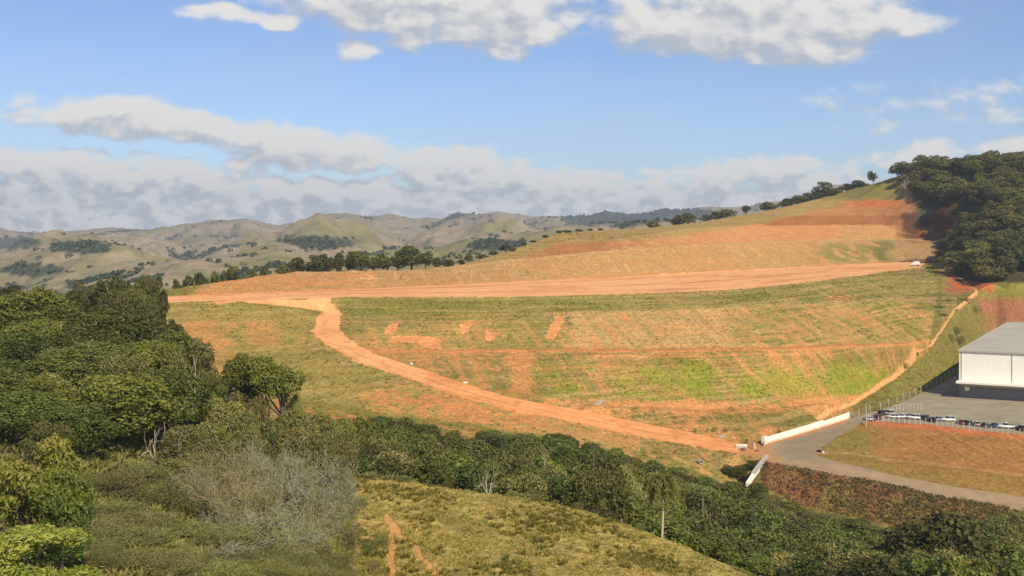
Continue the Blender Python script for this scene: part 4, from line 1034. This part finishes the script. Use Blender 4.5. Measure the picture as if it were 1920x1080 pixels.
# embankment growth
x, d, z, r, c = scatter(110000, 280, 2000, 186, 470, rng)
cc = col[r, c]; green = cc[:, 1] / (cc[:, 0] + 1e-6)
ok = (CLS[r, c] == 0) & (x < 320) & ((fs[r, c] < .5) | (rng.random(len(x)) < .25)) & (green + rng.uniform(-.25, .1, len(x)) > .62) & ((fbm(x / 7, d * S / 7, 3, 211) + rng.uniform(-.3, .3, len(x))) > -.02) & ~((d < 235) & (x > 75) & (z > -6.4) & (x > 98))
x, d, z, r, c = x[ok], d[ok], z[ok], r[ok], c[ok]
v, f = tuft_mesh(x, d * S, z, rng.uniform(.15, .5, len(x)), rng.uniform(.4, 1.0, len(x)), 5, rng, .9)
o = link('slope_grass', mesh_from('slope_grass', v, f, [M['grass_green']], leafvar=np.repeat(np.repeat(np.clip(rng.random(len(x)) * .9, 0, 1), 5), 4))); tag(o, 'green grass and weeds growing over the terraced embankment', 'grass', kind='stuff')
# undergrowth of the gully and the left thicket
x, d, z, r, c = scatter(60000, -250, 2050, 44, 196, rng)
px = 960 + 1400 * x / d; py = 440 + (CAMZ - z) * 1400 / d; crd = np.interp(px, [p[0] for p in low_], [p[1] for p in low_])
ok = (CLS[r, c] == 0) & (((d > 112) & (d < 180) & (px > 520)) | ((px < 660 - (d < 80) * 30) & (d < 128))) & ~((px > 660) & (py > crd) & (d < 116)) & ~((x > 58) & (z > -9))
x, d, z = x[ok], d[ok], z[ok]
v, f = tuft_mesh(x, d * S, z, rng.uniform(.4, 1.1, len(x)) * np.clip(d / 95, .4, 1), rng.uniform(.5, .9, len(x)) * np.clip(d / 95, .4, 1), 12, rng, 1.5)
o = link('undergrowth', mesh_from('undergrowth', v, f, [M['leaf_olive']], leafvar=np.repeat(np.repeat(rng.random(len(x)), 12), 4))); tag(o, 'tangled undergrowth beneath the gully trees and the thicket', 'undergrowth', kind='stuff')
# rubble
x, d, z, r, c = scatter(30000, 1380, 2080, 165, 208, rng)
ok = (rb[r, c] > 0) & (CLS[r, c] == 0) & (rng.random(len(x)) < .8); x, d, z = x[ok], d[ok], z[ok]; n = len(x)
cube = np.array([(-1,-1,-1),(1,-1,-1),(1,1,-1),(-1,1,-1),(-1,-1,1),(1,-1,1),(1,1,1),(-1,1,1)], float); cf = np.array([(0,3,2,1),(4,5,6,7),(0,1,5,4),(1,2,6,5),(2,3,7,6),(3,0,4,7)])
rs_ = rng.uniform(.07, .22, n) * np.where(rng.random(n) < .08, 2.0, 1); q = cube[None] * rng.uniform(.55, 1.1, (n, 8, 3)) * rs_[:, None, None]
a = rng.uniform(0, 6.28, n); ca, sa = np.cos(a)[:, None], np.sin(a)[:, None]
qx = q[:, :, 0] * ca - q[:, :, 2] * sa; qz = q[:, :, 0] * sa + q[:, :, 2] * ca; q = np.stack([qx, q[:, :, 1], qz], 2)
v = (q + np.stack([x, d * S, z + rs_ * .3], 1)[:, None]).reshape(-1, 3); f = (cf[None] + (np.arange(n) * 8)[:, None, None]).reshape(-1, 4)
rm, t, b = material('rubble_stone', .95, .1); at_ = t.node('ShaderNodeAttribute', attribute_name='leafvar'); t.l.new(t.mix(at_.outputs['Fac'], (.06, .032, .02), (.24, .13, .075)), b.inputs['Base Color'])
o = link('rubble', mesh_from('rubble', v, f, [rm], leafvar=np.repeat(rng.random(n) ** 1.5, 8))); tag(o, 'broken red brown stones covering the bank below the road', 'rubble', kind='stuff')
x, d, z, r, c = scatter(24000, 1370, 2080, 165, 208, rng)
ok = (rb[r, c] > 0) & (CLS[r, c] == 0) & (fbm(x / 6, d * S / 6, 3, 215) + (190 - d) / 30 > -.05); x, d, z = x[ok], d[ok], z[ok]
v, f = tuft_mesh(x, d * S, z, rng.uniform(.3, .8, len(x)), rng.uniform(.3, .8, len(x)), 7, rng, .8)
o = link('rubble_weeds', mesh_from('rubble_weeds', v, f, [M['leaf_olive']], leafvar=np.repeat(np.repeat(rng.random(len(x)), 7), 4))); tag(o, 'sparse brown weeds among the stones below the road', 'weeds', kind='stuff')
# distant woodland on the far hills, also over the cloud-shadow patches
def blobs(x, y, z, R, nq, rng):
    n = len(x); dr = unit(rng.normal(0, 1, (n, nq, 3)) + [0, 0, .5]); dr[..., 2] = np.abs(dr[..., 2])
    C = np.stack([x, y, z], 1)[:, None] + dr * (R[:, None, None] * np.array([1, 1, .95])); C = C.reshape(-1, 3)
    v, f = leaves(C, dr.reshape(-1, 3), 1.0, rng, .8, .4)
    cen = v.reshape(-1, 4, 3).mean(1, keepdims=True); sc_ = np.repeat(R, nq)[:, None, None] * 1.05
    v = ((v.reshape(-1, 4, 3) - cen) * sc_ + cen).reshape(-1, 3); return v, f
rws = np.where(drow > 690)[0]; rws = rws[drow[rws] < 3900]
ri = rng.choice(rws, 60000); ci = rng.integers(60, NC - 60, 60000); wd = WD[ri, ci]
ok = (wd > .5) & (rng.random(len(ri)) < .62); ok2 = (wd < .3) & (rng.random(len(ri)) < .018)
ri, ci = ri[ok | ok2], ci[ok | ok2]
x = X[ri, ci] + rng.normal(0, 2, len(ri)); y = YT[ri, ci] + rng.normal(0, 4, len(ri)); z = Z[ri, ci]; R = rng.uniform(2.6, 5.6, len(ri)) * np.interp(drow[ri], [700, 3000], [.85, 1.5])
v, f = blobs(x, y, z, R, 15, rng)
o = link('distant_woodland', mesh_from('distant_woodland', v, f, [M['leaf_far']], leafvar=rng.random(len(v) // 4).repeat(4))); tag(o, 'dark woods and scattered trees over the far rolling hills, partly standing for cloud shadow', 'woodland', kind='stuff')

# ------------------------------------------------------------------ box and bevel helpers for built things
def boxq(x0, x1, y0, y1, z0, z1):
    v = np.array([(x0,y0,z0),(x1,y0,z0),(x1,y1,z0),(x0,y1,z0),(x0,y0,z1),(x1,y0,z1),(x1,y1,z1),(x0,y1,z1)], float); return v, cf
def part(name, parts, mat, parent=None, smooth=False):
    V, F = joinq(parts); return link(name, mesh_from(name, V, F, [M[mat]], smooth), parent)
def prism_y(poly, y0, y1, inset=None):
    """outline in x-z, extruded along y; inset narrows given points"""
    n = len(poly); ins = inset or [0] * n
    v = [(p[0], y0 + ins[i], p[1]) for i, p in enumerate(poly)] + [(p[0], y1 - ins[i], p[1]) for i, p in enumerate(poly)]
    return v, n
def poly_mesh(name, v, faces, mats, fmat=None, smooth=False):
    me = bpy.data.meshes.new(name); me.from_pydata([tuple(p) for p in v], [], [tuple(f) for f in faces]); 
    for m in mats: me.materials.append(M[m])
    if fmat: 
        for p, k in zip(me.polygons, fmat): p.material_index = k
    me.update(); return me

# ------------------------------------------------------------------ warehouse
e2 = Vector((0.4837, 0.875, 0)).normalized(); e1 = Vector((e2.y, -e2.x, 0))
wh = empty('warehouse', (165.0, 433.0, 0), math.atan2(e1.y, e1.x)); tag(wh, 'large white clad warehouse with grey roof and shaded block base beside the parking lot', 'warehouse')
Wl, Dl_ = 74.0, 160.0
part('upper_wall', [boxq(0, Wl, 0, .3, 6.3, 17.2), boxq(0, .3, .3, Dl_, 6.3, 17.2), boxq(Wl - .3, Wl, .3, Dl_, 6.3, 17.2), boxq(.3, Wl - .3, Dl_ - .3, Dl_, 6.3, 17.2)], 'cladding', wh)
rv = np.array([(-.4, -.4, 17.3), (Wl + .4, -.4, 17.3), (Wl + .4, Dl_ + .4, 17.3), (-.4, Dl_ + .4, 17.3), (Wl / 2, -.4, 17.9), (Wl / 2, Dl_ + .4, 17.9)], float)
link('roof', poly_mesh('roof', rv, [(0, 4, 5, 3), (4, 1, 2, 5), (0, 1, 4), (3, 5, 2), (0, 3, 2, 1)], ['roof']), wh)
part('roof_trim', [boxq(-.45, Wl + .45, -.48, -.41, 16.9, 17.45), boxq(-.48, -.41, -.4, Dl_ + .4, 16.9, 17.45)], 'concrete', wh)
part('canopy', [boxq(-.6, Wl + .6, -4.0, -.004, 5.55, 6.25)], 'white_paint', wh)
part('beam', [boxq(.0, Wl, .05, .5, 4.3, 6.296)], 'beam', wh)
part('lower_wall', [boxq(.05, Wl - .05, .25, .6, -.3, 4.296), boxq(.05, .4, .604, Dl_, -.3, 6.296)], 'block', wh)
for k, xx in enumerate((2.0, 22.5, 43.0)): part('lamp_box', [boxq(xx, xx + 1.6, -.05, .246, 2.6, 4.0)], 'white_paint', wh)
for xx in (10.0, 31.0, 52.0): part('loading_door', [boxq(xx, xx + 5.0, .12, .246, -.1, 3.9)], 'car_grey', wh)
for xx in (0.8, 18.0, 36.0, 54.0): part('downpipe', [boxq(xx, xx + .18, -.2, -.004, 6.3, 16.8)], 'concrete', wh)

# ------------------------------------------------------------------ fences of concrete posts
def along(pts, s):
    seg = [math.hypot(pts[i+1][0]-pts[i][0], (pts[i+1][1]-pts[i][1])*S) for i in range(len(pts)-1)]; t = s * sum(seg)
    for i, l in enumerate(seg):
        if t <= l or i == len(seg) - 1:
            k = t / l; return tuple(pts[i][a] + (pts[i+1][a] - pts[i][a]) * k for a in range(2))
        t -= l
def post_fence(name, pts, n, h, label, w=.17, mat='post', off=(0, 0), wires=True, bent=.45):
    x0, d0 = along(pts, 0); r = empty(name, (x0, d0 * S, gz(x0, d0))); tag(r, label, 'fence'); tops = []
    for i in range(n):
        x, d = along(pts, i / (n - 1)); x += off[0]; d += off[1]; z = gz(x, d) - r.location.z
        lx, ly = x - x0, (d - d0) * S; ln = random.uniform(-.05, .05)
        q = [(lx, ly, z - .3), (lx + ln, ly, z + h * .8), (lx + ln - bent * .9, ly + bent * .3, z + h)]
        v, f = tube(q, [w / 2 * 1.3] * 3, 4); cap = np.array([[8, 9, 10, 11]]); f = np.concatenate([f, cap])
        link('post', mesh_from('post', v, f, [M[mat]]), r); tops.append((lx, ly, z))
    if wires:
        ws = []
        for k in (.25, .45, .65, .8): ws.append(tube([(a, b, c + h * k) for a, b, c in tops], .02, 3))
        part('wire', ws, 'wire', r)
    return r
post_fence('post_fence', PL[:7], 28, 2.5, 'long fence of pale bent concrete posts along the grassy edge of the parking lot', off=(-.3, .2))
post_fence('post_fence', [Pz(1681,772,0), Pz(1727,768,0)], 8, 2.4, 'short row of pale concrete posts standing on the parking lot tarmac')
post_fence('post_fence', [(a, b - .8, c) for a, b, c in PE[:5]], 30, 2.0, 'fence of thin posts along the edge of the parking lot in front of the cars', w=.15, mat='post', bent=.0, wires=False)
# gate at the end of the white wall
gx, gd, _ = Pz(1594, 785, 0); gt = empty('gate', (gx, gd * S, 0), math.radians(-20)); tag(gt, 'grey metal gate at the right end of the white wall', 'gate')
part('gate_frame', [boxq(0, 5, 0, .1, .1, .2), boxq(0, 5, 0, .1, 1.7, 1.8), boxq(0, .1, 0, .1, .2, 1.7), boxq(4.9, 5, 0, .1, .2, 1.7), boxq(2.45, 2.55, 0, .1, .2, 1.7)], 'car_silver', gt)
part('bars', [boxq(.2 + i * .24, .24 + i * .24, .03, .07, .2, 1.7) for i in range(20) if abs(.22 + i * .24 - 2.5) > .1], 'car_grey', gt)
# white wall beside the drive
def wall_strip(pts, h, th, z0=None):
    V = []; 
    for i, p in enumerate(pts):
        a = pts[max(0, i-1)]; b = pts[min(len(pts)-1, i+1)]; dx, dy = b[0]-a[0], (b[1]-a[1])*S; n = math.hypot(dx, dy); ox, oy = -dy/n*th/2, dx/n*th/2
        hh = h[i] if isinstance(h, (list, tuple)) else h
        X_, Y_, z = p[0], p[1]*S, p[2]
        V += [(X_-ox, Y_-oy, z-.5), (X_+ox, Y_+oy, z-.5), (X_+ox, Y_+oy, z+hh), (X_-ox, Y_-oy, z+hh)]
    F = []
    for i in range(len(pts)-1):
        a = i*4; b = a+4; F += [(a,b,b+3,a+3),(a+3,b+3,b+2,a+2),(a+1,a+2,b+2,b+1),(a,a+1,b+1,b)]
    n = len(V); F += [(0,3,2,1),(n-4,n-3,n-2,n-1)]; return np.array(V), np.array(F)
ww = empty('boundary_wall', (WL[0][0], WL[0][1]*S, 0)); tag(ww, 'long white rendered wall along the left side of the entrance drive', 'wall')
def rel(vf, o): return (vf[0] - np.array([o.location.x, o.location.y, o.location.z]), vf[1])
w3 = Pz(1490,817,0); w4 = Pz(1543,800.6,0)
part('wall_panel', [rel(wall_strip([Pz(1437,832.5,0), w3, Pz(1518,808.5,0), w4], [2.0,2.1,2.15,2.25], .3), ww)], 'stained_wall', ww)
part('wall_panel', [rel(wall_strip([(w4[0]+.05, w4[1]+.05, 0), Pz(1592,785.4,0)], [1.75,2.2], .28), ww)], 'stained_wall', ww)
part('end_pillar', [rel(wall_strip([Pz(1430.5,834.6,0), Pz(1436.5,832.7,0)], 2.35, .9), ww), ], 'stained_wall', ww)
part('pillar_plaque', [rel(wall_strip([Pz(1432,835.9,0), Pz(1434.5,835.0,0)], 1.3, .1), ww), ], 'concrete', ww)
# wing wall of the culvert
wz = [P(1438,858,203), P(1425,874,198.5), P(1412,892,194), P(1401,908,190.5)]
wz = [(a, b, c - .2) for a, b, c in wz]
cw = empty('culvert_wing_wall', (wz[0][0], wz[0][1]*S, wz[0][2])); tag(cw, 'stained white sloping wing wall beside the culvert hollow at the end of the dirt road', 'wall')
part('wall_panel', [rel(wall_strip(wz, [.9,.9,.8,.7], .75), cw)], 'white_paint', cw)
part('coping', [rel(wall_strip([(a, b, c + .95) for a, b, c in wz[:3]], .12, .95), cw)], 'concrete', cw)
hp = [Pz(1380,838,-.1), Pz(1401,838,-.1)]
hw = empty('culvert_headwall', (hp[0][0], hp[0][1]*S, hp[0][2])); tag(hw, 'short low white headwall at the junction end of the dirt road', 'wall')
part('wall_panel', [rel(wall_strip(hp, .75, .5), hw)], 'stained_wall', hw)
part('footing', [rel(wall_strip([(a-.3, b-.25, c) for a, b, c in hp], .25, .8), hw)], 'concrete', hw)
pp = Pz(1412,840,-.1); gp = empty('gate_post', (pp[0], pp[1]*S, pp[2])); tag(gp, 'brown and white gate post leaning at the road junction beside the low headwall', 'post')
part('post', [tube([(0,0,-.3),(.05,0,1.6)], .22, 6), boxq(-.3,.35,-.3,.3,1.6,1.75)], 'twig_brown', gp)
part('brace', [tube([(.7,0,-.2),(.25,0,1.3)], .12, 5)], 'white_paint', gp)
# lamp pole by the gate
lp = Pz(1624,800,0); pl = empty('lamp_pole', (lp[0], lp[1]*S, gz(lp[0], lp[1]))); tag(pl, 'tall thin concrete lamp pole at the corner of the drive and the parking lot', 'pole')
part('pole', [tube([(0,0,-.3),(0,0,4),(0,0,7.4)], [.14,.11,.08], 8)], 'post', pl); part('arm', [tube([(0,0,7.3),(.5,0,7.6),(1.3,0,7.7)], .04, 6)], 'wire', pl); part('lamp_head', [boxq(1.1,1.7,-.12,.12,7.58,7.70)], 'car_silver', pl)
# drainage chutes on the embankment
def chute(p0, p1, w, label):
    N_ = 9; Vp = []
    for i in range(N_ + 1):
        t = i / N_; x = p0[0] + (p1[0]-p0[0])*t; d = p0[1] + (p1[1]-p0[1])*t; Vp.append((x, d, gz(x, d)))
    r = empty('drainage_chute', (Vp[0][0], Vp[0][1]*S, Vp[0][2])); tag(r, label, 'drain')
    dx, dy = p1[0]-p0[0], (p1[1]-p0[1])*S; n = math.hypot(dx, dy); ox, oy = -dy/n*w/2, dx/n*w/2/S
    part('channel', [rel(wall_strip(Vp, .12, w), r)], 'concrete', r)
    for s in (1, -1): part('side_wall', [rel(wall_strip([(a+ox*s, b+oy*s, c) for a, b, c in Vp], .32, .15), r)], 'concrete', r)
    for i in range(1, N_): pass
chute(P(1131,750,225.5), P(1117,775,221.4), 1.0, 'pale concrete stepped drain running down the bank to the dirt road')
chute(P(1357,806,216.6), P(1349,818,215.5), .8, 'short broken pale drain on the bank just above the dirt road end')
def pipe(px, py, d, label):
    x = (px-960)/1400*d; r = empty('concrete_pipe', (x, d*S, gz(x, d)+.55), .5); tag(r, label, 'pipe')
    o_, f_ = tube([(0,-.7,0),(0,.7,0)], .6, 16); i_, g_ = tube([(0,-.7,0),(0,.7,0)], .45, 16); g_ = g_[:, ::-1]
    ring = [(a, (a+1) % 16, 32+(a+1) % 16, 32+a) for a in range(16)] + [(16+(a+1) % 16, 16+a, 48+a, 48+(a+1) % 16) for a in range(16)]
    V = np.concatenate([o_, i_]); F = np.concatenate([f_, g_+32, np.array(ring)]); link('pipe_ring', mesh_from('pipe_ring', V, F, [M['concrete']], False), r)
pipe(1312, 884, 196.5, 'pale concrete pipe ring lying at the edge of the gully below the dirt road')
# small stones and markers by the road
def rock(px, py, z, s, mat, label, group=None):
    p = Pz(px, py, z); x, d = p[0], p[1]; rg_ = np.random.default_rng(int(px)); v = unit(rg_.normal(0, 1, (26, 3))) * s * rg_.uniform(.7, 1.1, (26, 1)) * [1.3, 1, .7]
    import bmesh
    bm = bmesh.new(); [bm.verts.new(q) for q in v]; bmesh.ops.convex_hull(bm, input=bm.verts); me = bpy.data.meshes.new('rock'); 
    for q in [q for q in bm.verts if not q.link_faces]: bm.verts.remove(q)
    bm.to_mesh(me); bm.free(); me.materials.append(M[mat]); o = link('rock', me); o.location = (x, d*S, gz(x, d) + s*.25); tag(o, label, 'rock', group)
rock(771,686,19.6,.55,'white_paint','white painted stone on the upper edge of the dirt road, farther one')
rock(873,720,15.5,.6,'white_paint','white painted stone on the upper edge of the dirt road, nearer one')
rock(1537,846,0,.75,'rubber','dark rock at the tip of the grassy verge where the drive meets the road')
rock(1543,847,0,.35,'white_paint','small white stone beside the dark rock at the verge tip')
rock(1395,843,-.3,.8,'rock','dark boulder under the low headwall at the junction')
rock(1420,846,-.3,.6,'rock','dark boulder between the gate post and the wing wall')
rock(1616,795,0,.5,'rubber','flat dark lump on the drive below the lamp pole')

# ------------------------------------------------------------------ cars
def wheel_geo(cx, cy, r, w): 
    return tube([(cx, cy - w/2, r), (cx, cy + w/2, r)], r, 14)
def make_car(style, colour):
    """x forward, built on z=0; returns list of (name, mesh, children)"""
    L_, Wd, Ht = {'hatch': (3.9, 1.7, 1.5), 'suv': (4.5, 1.85, 1.75), 'pickup': (5.2, 1.85, 1.75), 'sedan': (4.4, 1.75, 1.45)}[style]
    h = L_ / 2; bz = .28; bh = Ht * .56
    body = {'hatch': [(-h,bz),(-h,bh*.95),(-h*.95,bh*1.03),(h*.30,bh*1.03),(h*.85,bh*.85),(h,bh*.7),(h,bz)],
            'suv':   [(-h,bz),(-h,bh*.98),(-h*.97,bh*1.04),(h*.38,bh*1.05),(h*.90,bh*.95),(h,bh*.75),(h,bz)],
            'pickup':[(-h,bz),(-h,bh*.98),(-h*.97,bh*1.0),(h*.40,bh*1.05),(h*.90,bh*.95),(h,bh*.75),(h,bz)],
            'sedan': [(-h,bz),(-h,bh*.9),(-h*.95,bh*1.02),(h*.35,bh*1.03),(h*.88,bh*.85),(h,bh*.7),(h,bz)]}[style]
    cab = {'hatch': [(-h*.93,bh*1.03),(-h*.78,Ht*.98),(-h*.3,Ht),(h*.02,Ht*.98),(h*.36,bh*1.03)],
           'suv': [(-h*.95,bh*1.04),(-h*.84,Ht*.98),(-h*.3,Ht),(h*.06,Ht*.98),(h*.36,bh*1.05)],
           'pickup': [(-h*.18,bh*1.03),(-h*.12,Ht*.98),(h*.0,Ht),(h*.16,Ht*.98),(h*.42,bh*1.05)],
           'sedan': [(-h*.72,bh*1.02),(-h*.42,Ht*.97),(-h*.15,Ht),(h*.08,Ht*.98),(h*.42,bh*1.03)]}[style]
    def prism(poly, w0, ins):
        n = len(poly); v = [(p[0], -w0/2 + ins[i], p[1]) for i, p in enumerate(poly)] + [(p[0], w0/2 - ins[i], p[1]) for i, p in enumerate(poly)]
        f = [tuple(range(n))[::1], tuple(range(2*n-1, n-1, -1))] + [(i, i+n, (i+1) % n + n, (i+1) % n) for i in range(n)]
        return v, f
    def bev(me, w=.06):
        import bmesh
        bm = bmesh.new(); bm.from_mesh(me); bmesh.ops.recalc_face_normals(bm, faces=bm.faces); bmesh.ops.bevel(bm, geom=bm.edges[:], offset=w, segments=2, affect='EDGES'); bm.to_mesh(me); bm.free()
        me.polygons.foreach_set('use_smooth', [True]*len(me.polygons)); me.update()
    v, f = prism(body, Wd, [0]*len(body)); bm_ = poly_mesh('body', v, f, ['car_'+colour]); bev(bm_)
    top = max(p[1] for p in cab); ins = [.06 + .16*(p[1]-bh)/(top-bh) for p in cab]
    v, f = prism([(p[0], p[1] - .01) for p in cab], Wd - .04, ins); cm = poly_mesh('cabin', v, f, ['glass']); bev(cm, .03)
    rp = [p for p in cab[1:-1]]; rv_ = [(p[0]-(0), s*(Wd/2-.19), p[1]+dz) for dz in (.0, .05) for p in rp for s in (-1, 1)]
    n = len(rp); q = boxq(rp[0][0]-.02, rp[-1][0]+.02, -(Wd/2-.2), Wd/2-.2, top-.05, top+.035)
    out = [('body', bm_, [('headlight', mesh_from('headlight', *boxq(h-.07, h+.012, s*Wd*.38-.16, s*Wd*.38+.16, bh*.62, bh*.78), [M['lampglass']])) for s in (-1, 1)] + [('tail_light', mesh_from('tail_light', *boxq(-h-.012, -h+.05, s*Wd*.42-.1, s*Wd*.42+.1, bh*.62, bh*.9), [M['redlamp']])) for s in (-1, 1)]
             + [('bumper', mesh_from('bumper', *boxq(h-.05, h+.05, -Wd*.46, Wd*.46, bz, bz+.2), [M['car_grey']])), ('bumper', mesh_from('bumper', *boxq(-h-.05, -h+.05, -Wd*.46, Wd*.46, bz, bz+.2), [M['car_grey']]))]),
           ('windows', cm, []), ('roof', mesh_from('roof', *q, [M['car_'+colour]]), [])]
    pil = []
    for p in (cab[1], cab[2] if style in ('hatch','suv') else cab[1]):
        for s in (-1, 1): pil.append(tube([(p[0], s*(Wd/2-.17), top-.02), (p[0]-.05, s*(Wd/2-.045), bh*1.0)], .045, 4))
    Vp, Fp = joinq(pil); out.append(('pillars', mesh_from('pillars', Vp, Fp, [M['car_'+colour]]), []))
    if style == 'pickup':
        bq = joinq([boxq(-h*.95, -h*.25, -Wd*.42, Wd*.42, bh*1.0, bh*1.035)]); out.append(('cargo_bed', mesh_from('cargo_bed', *bq, [M['rubber']]), []))
    for sx in (-.62, .62):
        for s in (-1, 1):
            wv, wf = wheel_geo(sx*h, s*(Wd/2-.08), .32, .22); cap = np.array([[0,1,2,3],[0,3,4,5],[0,5,6,7],[0,7,8,9],[0,9,10,11],[0,11,12,13],[14,17,16,15],[14,19,18,17],[14,21,20,19],[14,23,22,21],[14,25,24,23],[14,27,26,25]])
            tyre = mesh_from('tyre', wv, np.concatenate([wf, cap]), [M['rubber']]); rv2, rf2 = tube([(sx*h, s*(Wd/2+.035), .32), (sx*h, s*(Wd/2+.045), .32)], .19, 14)
            rim = mesh_from('rim', rv2, np.concatenate([rf2, cap]), [M['chrome']])
            out.append(('wheel', tyre, [('rim', rim)]))
    return out
CARS = {}
def car(style, colour, px, py, heading, label, z=0.0):
    k = (style, colour)
    if k not in CARS: CARS[k] = make_car(style, colour)
    p = Pz(px, py, z); r = empty('parked_car' if style != 'pickup' else 'pickup_truck', (p[0], p[1]*S, gz(p[0], p[1]) + .02), math.radians(heading)); tag(r, label, 'car' if style != 'pickup' else 'pickup', 'cars parked along the lot edge')
    for nm, me, ch in CARS[k]:
        o = link(nm, me, r)
        for cn, cmesh in ch: link(cn, cmesh, o)
    return r
for a in [
 ('hatch','white',1628,788,100,'small white car at the gate end of the row, beside the lamp pole'),
 ('sedan','black',1637,787,80,'black car next to the small white car at the gate end'),
 ('hatch','black',1645,786,85,'second black car, between the lamp pole and the line of white cars'),
 ('suv','black',1653,778,60,'dark tall car in the back row behind the white cars, leftmost'),
 ('suv','beige',1663,778,120,'beige car in the back row at the foot of the short post row'),
 ('suv','white',1671,777,75,'white van like car in the back row beside the beige one'),
 ('sedan','white',1675,784,150,'first white car of the three white cars parked together'),
 ('hatch','white',1690,784,150,'middle white car of the three white cars parked together'),
 ('sedan','silver',1701,783.5,150,'silver car tucked behind the gap between two white cars'),
 ('suv','white',1713,786,155,'third white car, the last before the dark cars'),
 ('hatch','black',1728,787,140,'black hatchback right after the three white cars'),
 ('sedan','grey',1738,786,60,'grey car parked behind a black one in mid row'),
 ('hatch','black',1745,791,130,'black car in front of the grey one in mid row'),
 ('hatch','silver',1757,789,150,'silver hatchback left of the isolated white sport utility car'),
 ('suv','white',1777,790,172,'large white sport utility car seen side on in the middle of the row'),
 ('hatch','red',1802,795,95,'dark red small car seen end on after the large white one'),
 ('hatch','black',1814,796,90,'black small car seen end on beside the red one'),
 ('hatch','beige',1831,798,85,'beige small car seen end on behind the fence posts'),
 ('hatch','black',1846,800,75,'black car angled behind the fence left of the black and white pair'),
 ('sedan','blue',1862,801,150,'dark blue car close to the left of the white pickup'),
 ('pickup','white',1887,803,165,'white pickup near the right end of the row'),
 ('suv','black',1914,807,100,'black tall car at the right edge of the photo'),
 ('hatch','grey',1936,808,100,'grey car just past the right edge of the row')]:
    car(*a)
# truck on the terrace
tk = Pz(1716, 500, 39.4); tr = empty('box_truck', (tk[0], 480*S*1.0, 0), math.radians(170)); xx = (1716-960)/1400*484; tr.location = (xx, 484*S, gz(xx, 484)+.05); tag(tr, 'small white box truck parked at the right end of the upper dirt terrace', 'truck')
part('cargo_box', [boxq(-2.6, 1.1, -1.1, 1.1, .95, 3.2)], 'car_white', tr)
cb_v = [(1.2,-1,.6),(2.9,-1,.6),(2.9,-1,1.5),(2.3,-1,2.4),(1.2,-1,2.4)]; cb_v = cb_v + [(a, 1.0, c) for a, b, c in cb_v]
cab_o = link('cab', poly_mesh('cab', cb_v, [(0,1,2,3,4),(9,8,7,6,5)] + [(i, i+5, (i+1) % 5+5, (i+1) % 5) for i in range(5)], ['car_white']), tr)
part('windscreen', [(np.array([(2.88,-.85,1.55),(2.88,.85,1.55),(2.36,.85,2.32),(2.36,-.85,2.32)])+[.03,0,.02], np.array([[0,1,2,3]]))], 'glass', cab_o)
part('chassis', [boxq(-2.6, 2.6, -.5, .5, .55, .94)], 'rubber', tr)
for sx in (-1.7, 2.0):
    for s in (-1, 1): part('wheel', [tube([(sx, s*.95-.13, .45), (sx, s*.95+.13, .45)], .45, 14), tube([(sx, s*1.09-.01, .45), (sx, s*1.09+.01, .45)], [.44, .02], 14)], 'rubber', tr)

# ------------------------------------------------------------------ haze
zmin = float(Z.min()) - 1; zmax = max(CAMZ + 5, float(Z.max()) + 25)
hz = link('haze', mesh_from('haze', *boxq(-12500, 12500, -60, 7600, zmin, zmax), []))
hm = bpy.data.materials.new('thin_haze'); hm.use_nodes = True; hm.node_tree.nodes.clear(); H_ = NT(hm.node_tree)
pv = H_.node('ShaderNodeVolumePrincipled'); pv.inputs['Color'].default_value = (.80, .88, .99, 1); pv.inputs['Density'].default_value = 0.00010; pv.inputs['Anisotropy'].default_value = 0.2
ho = H_.node('ShaderNodeOutputMaterial'); H_.l.new(pv.outputs[0], ho.inputs['Volume']); hz.data.materials.append(hm)
tag(hz, 'thin bluish haze over the valley', 'haze', kind='stuff')
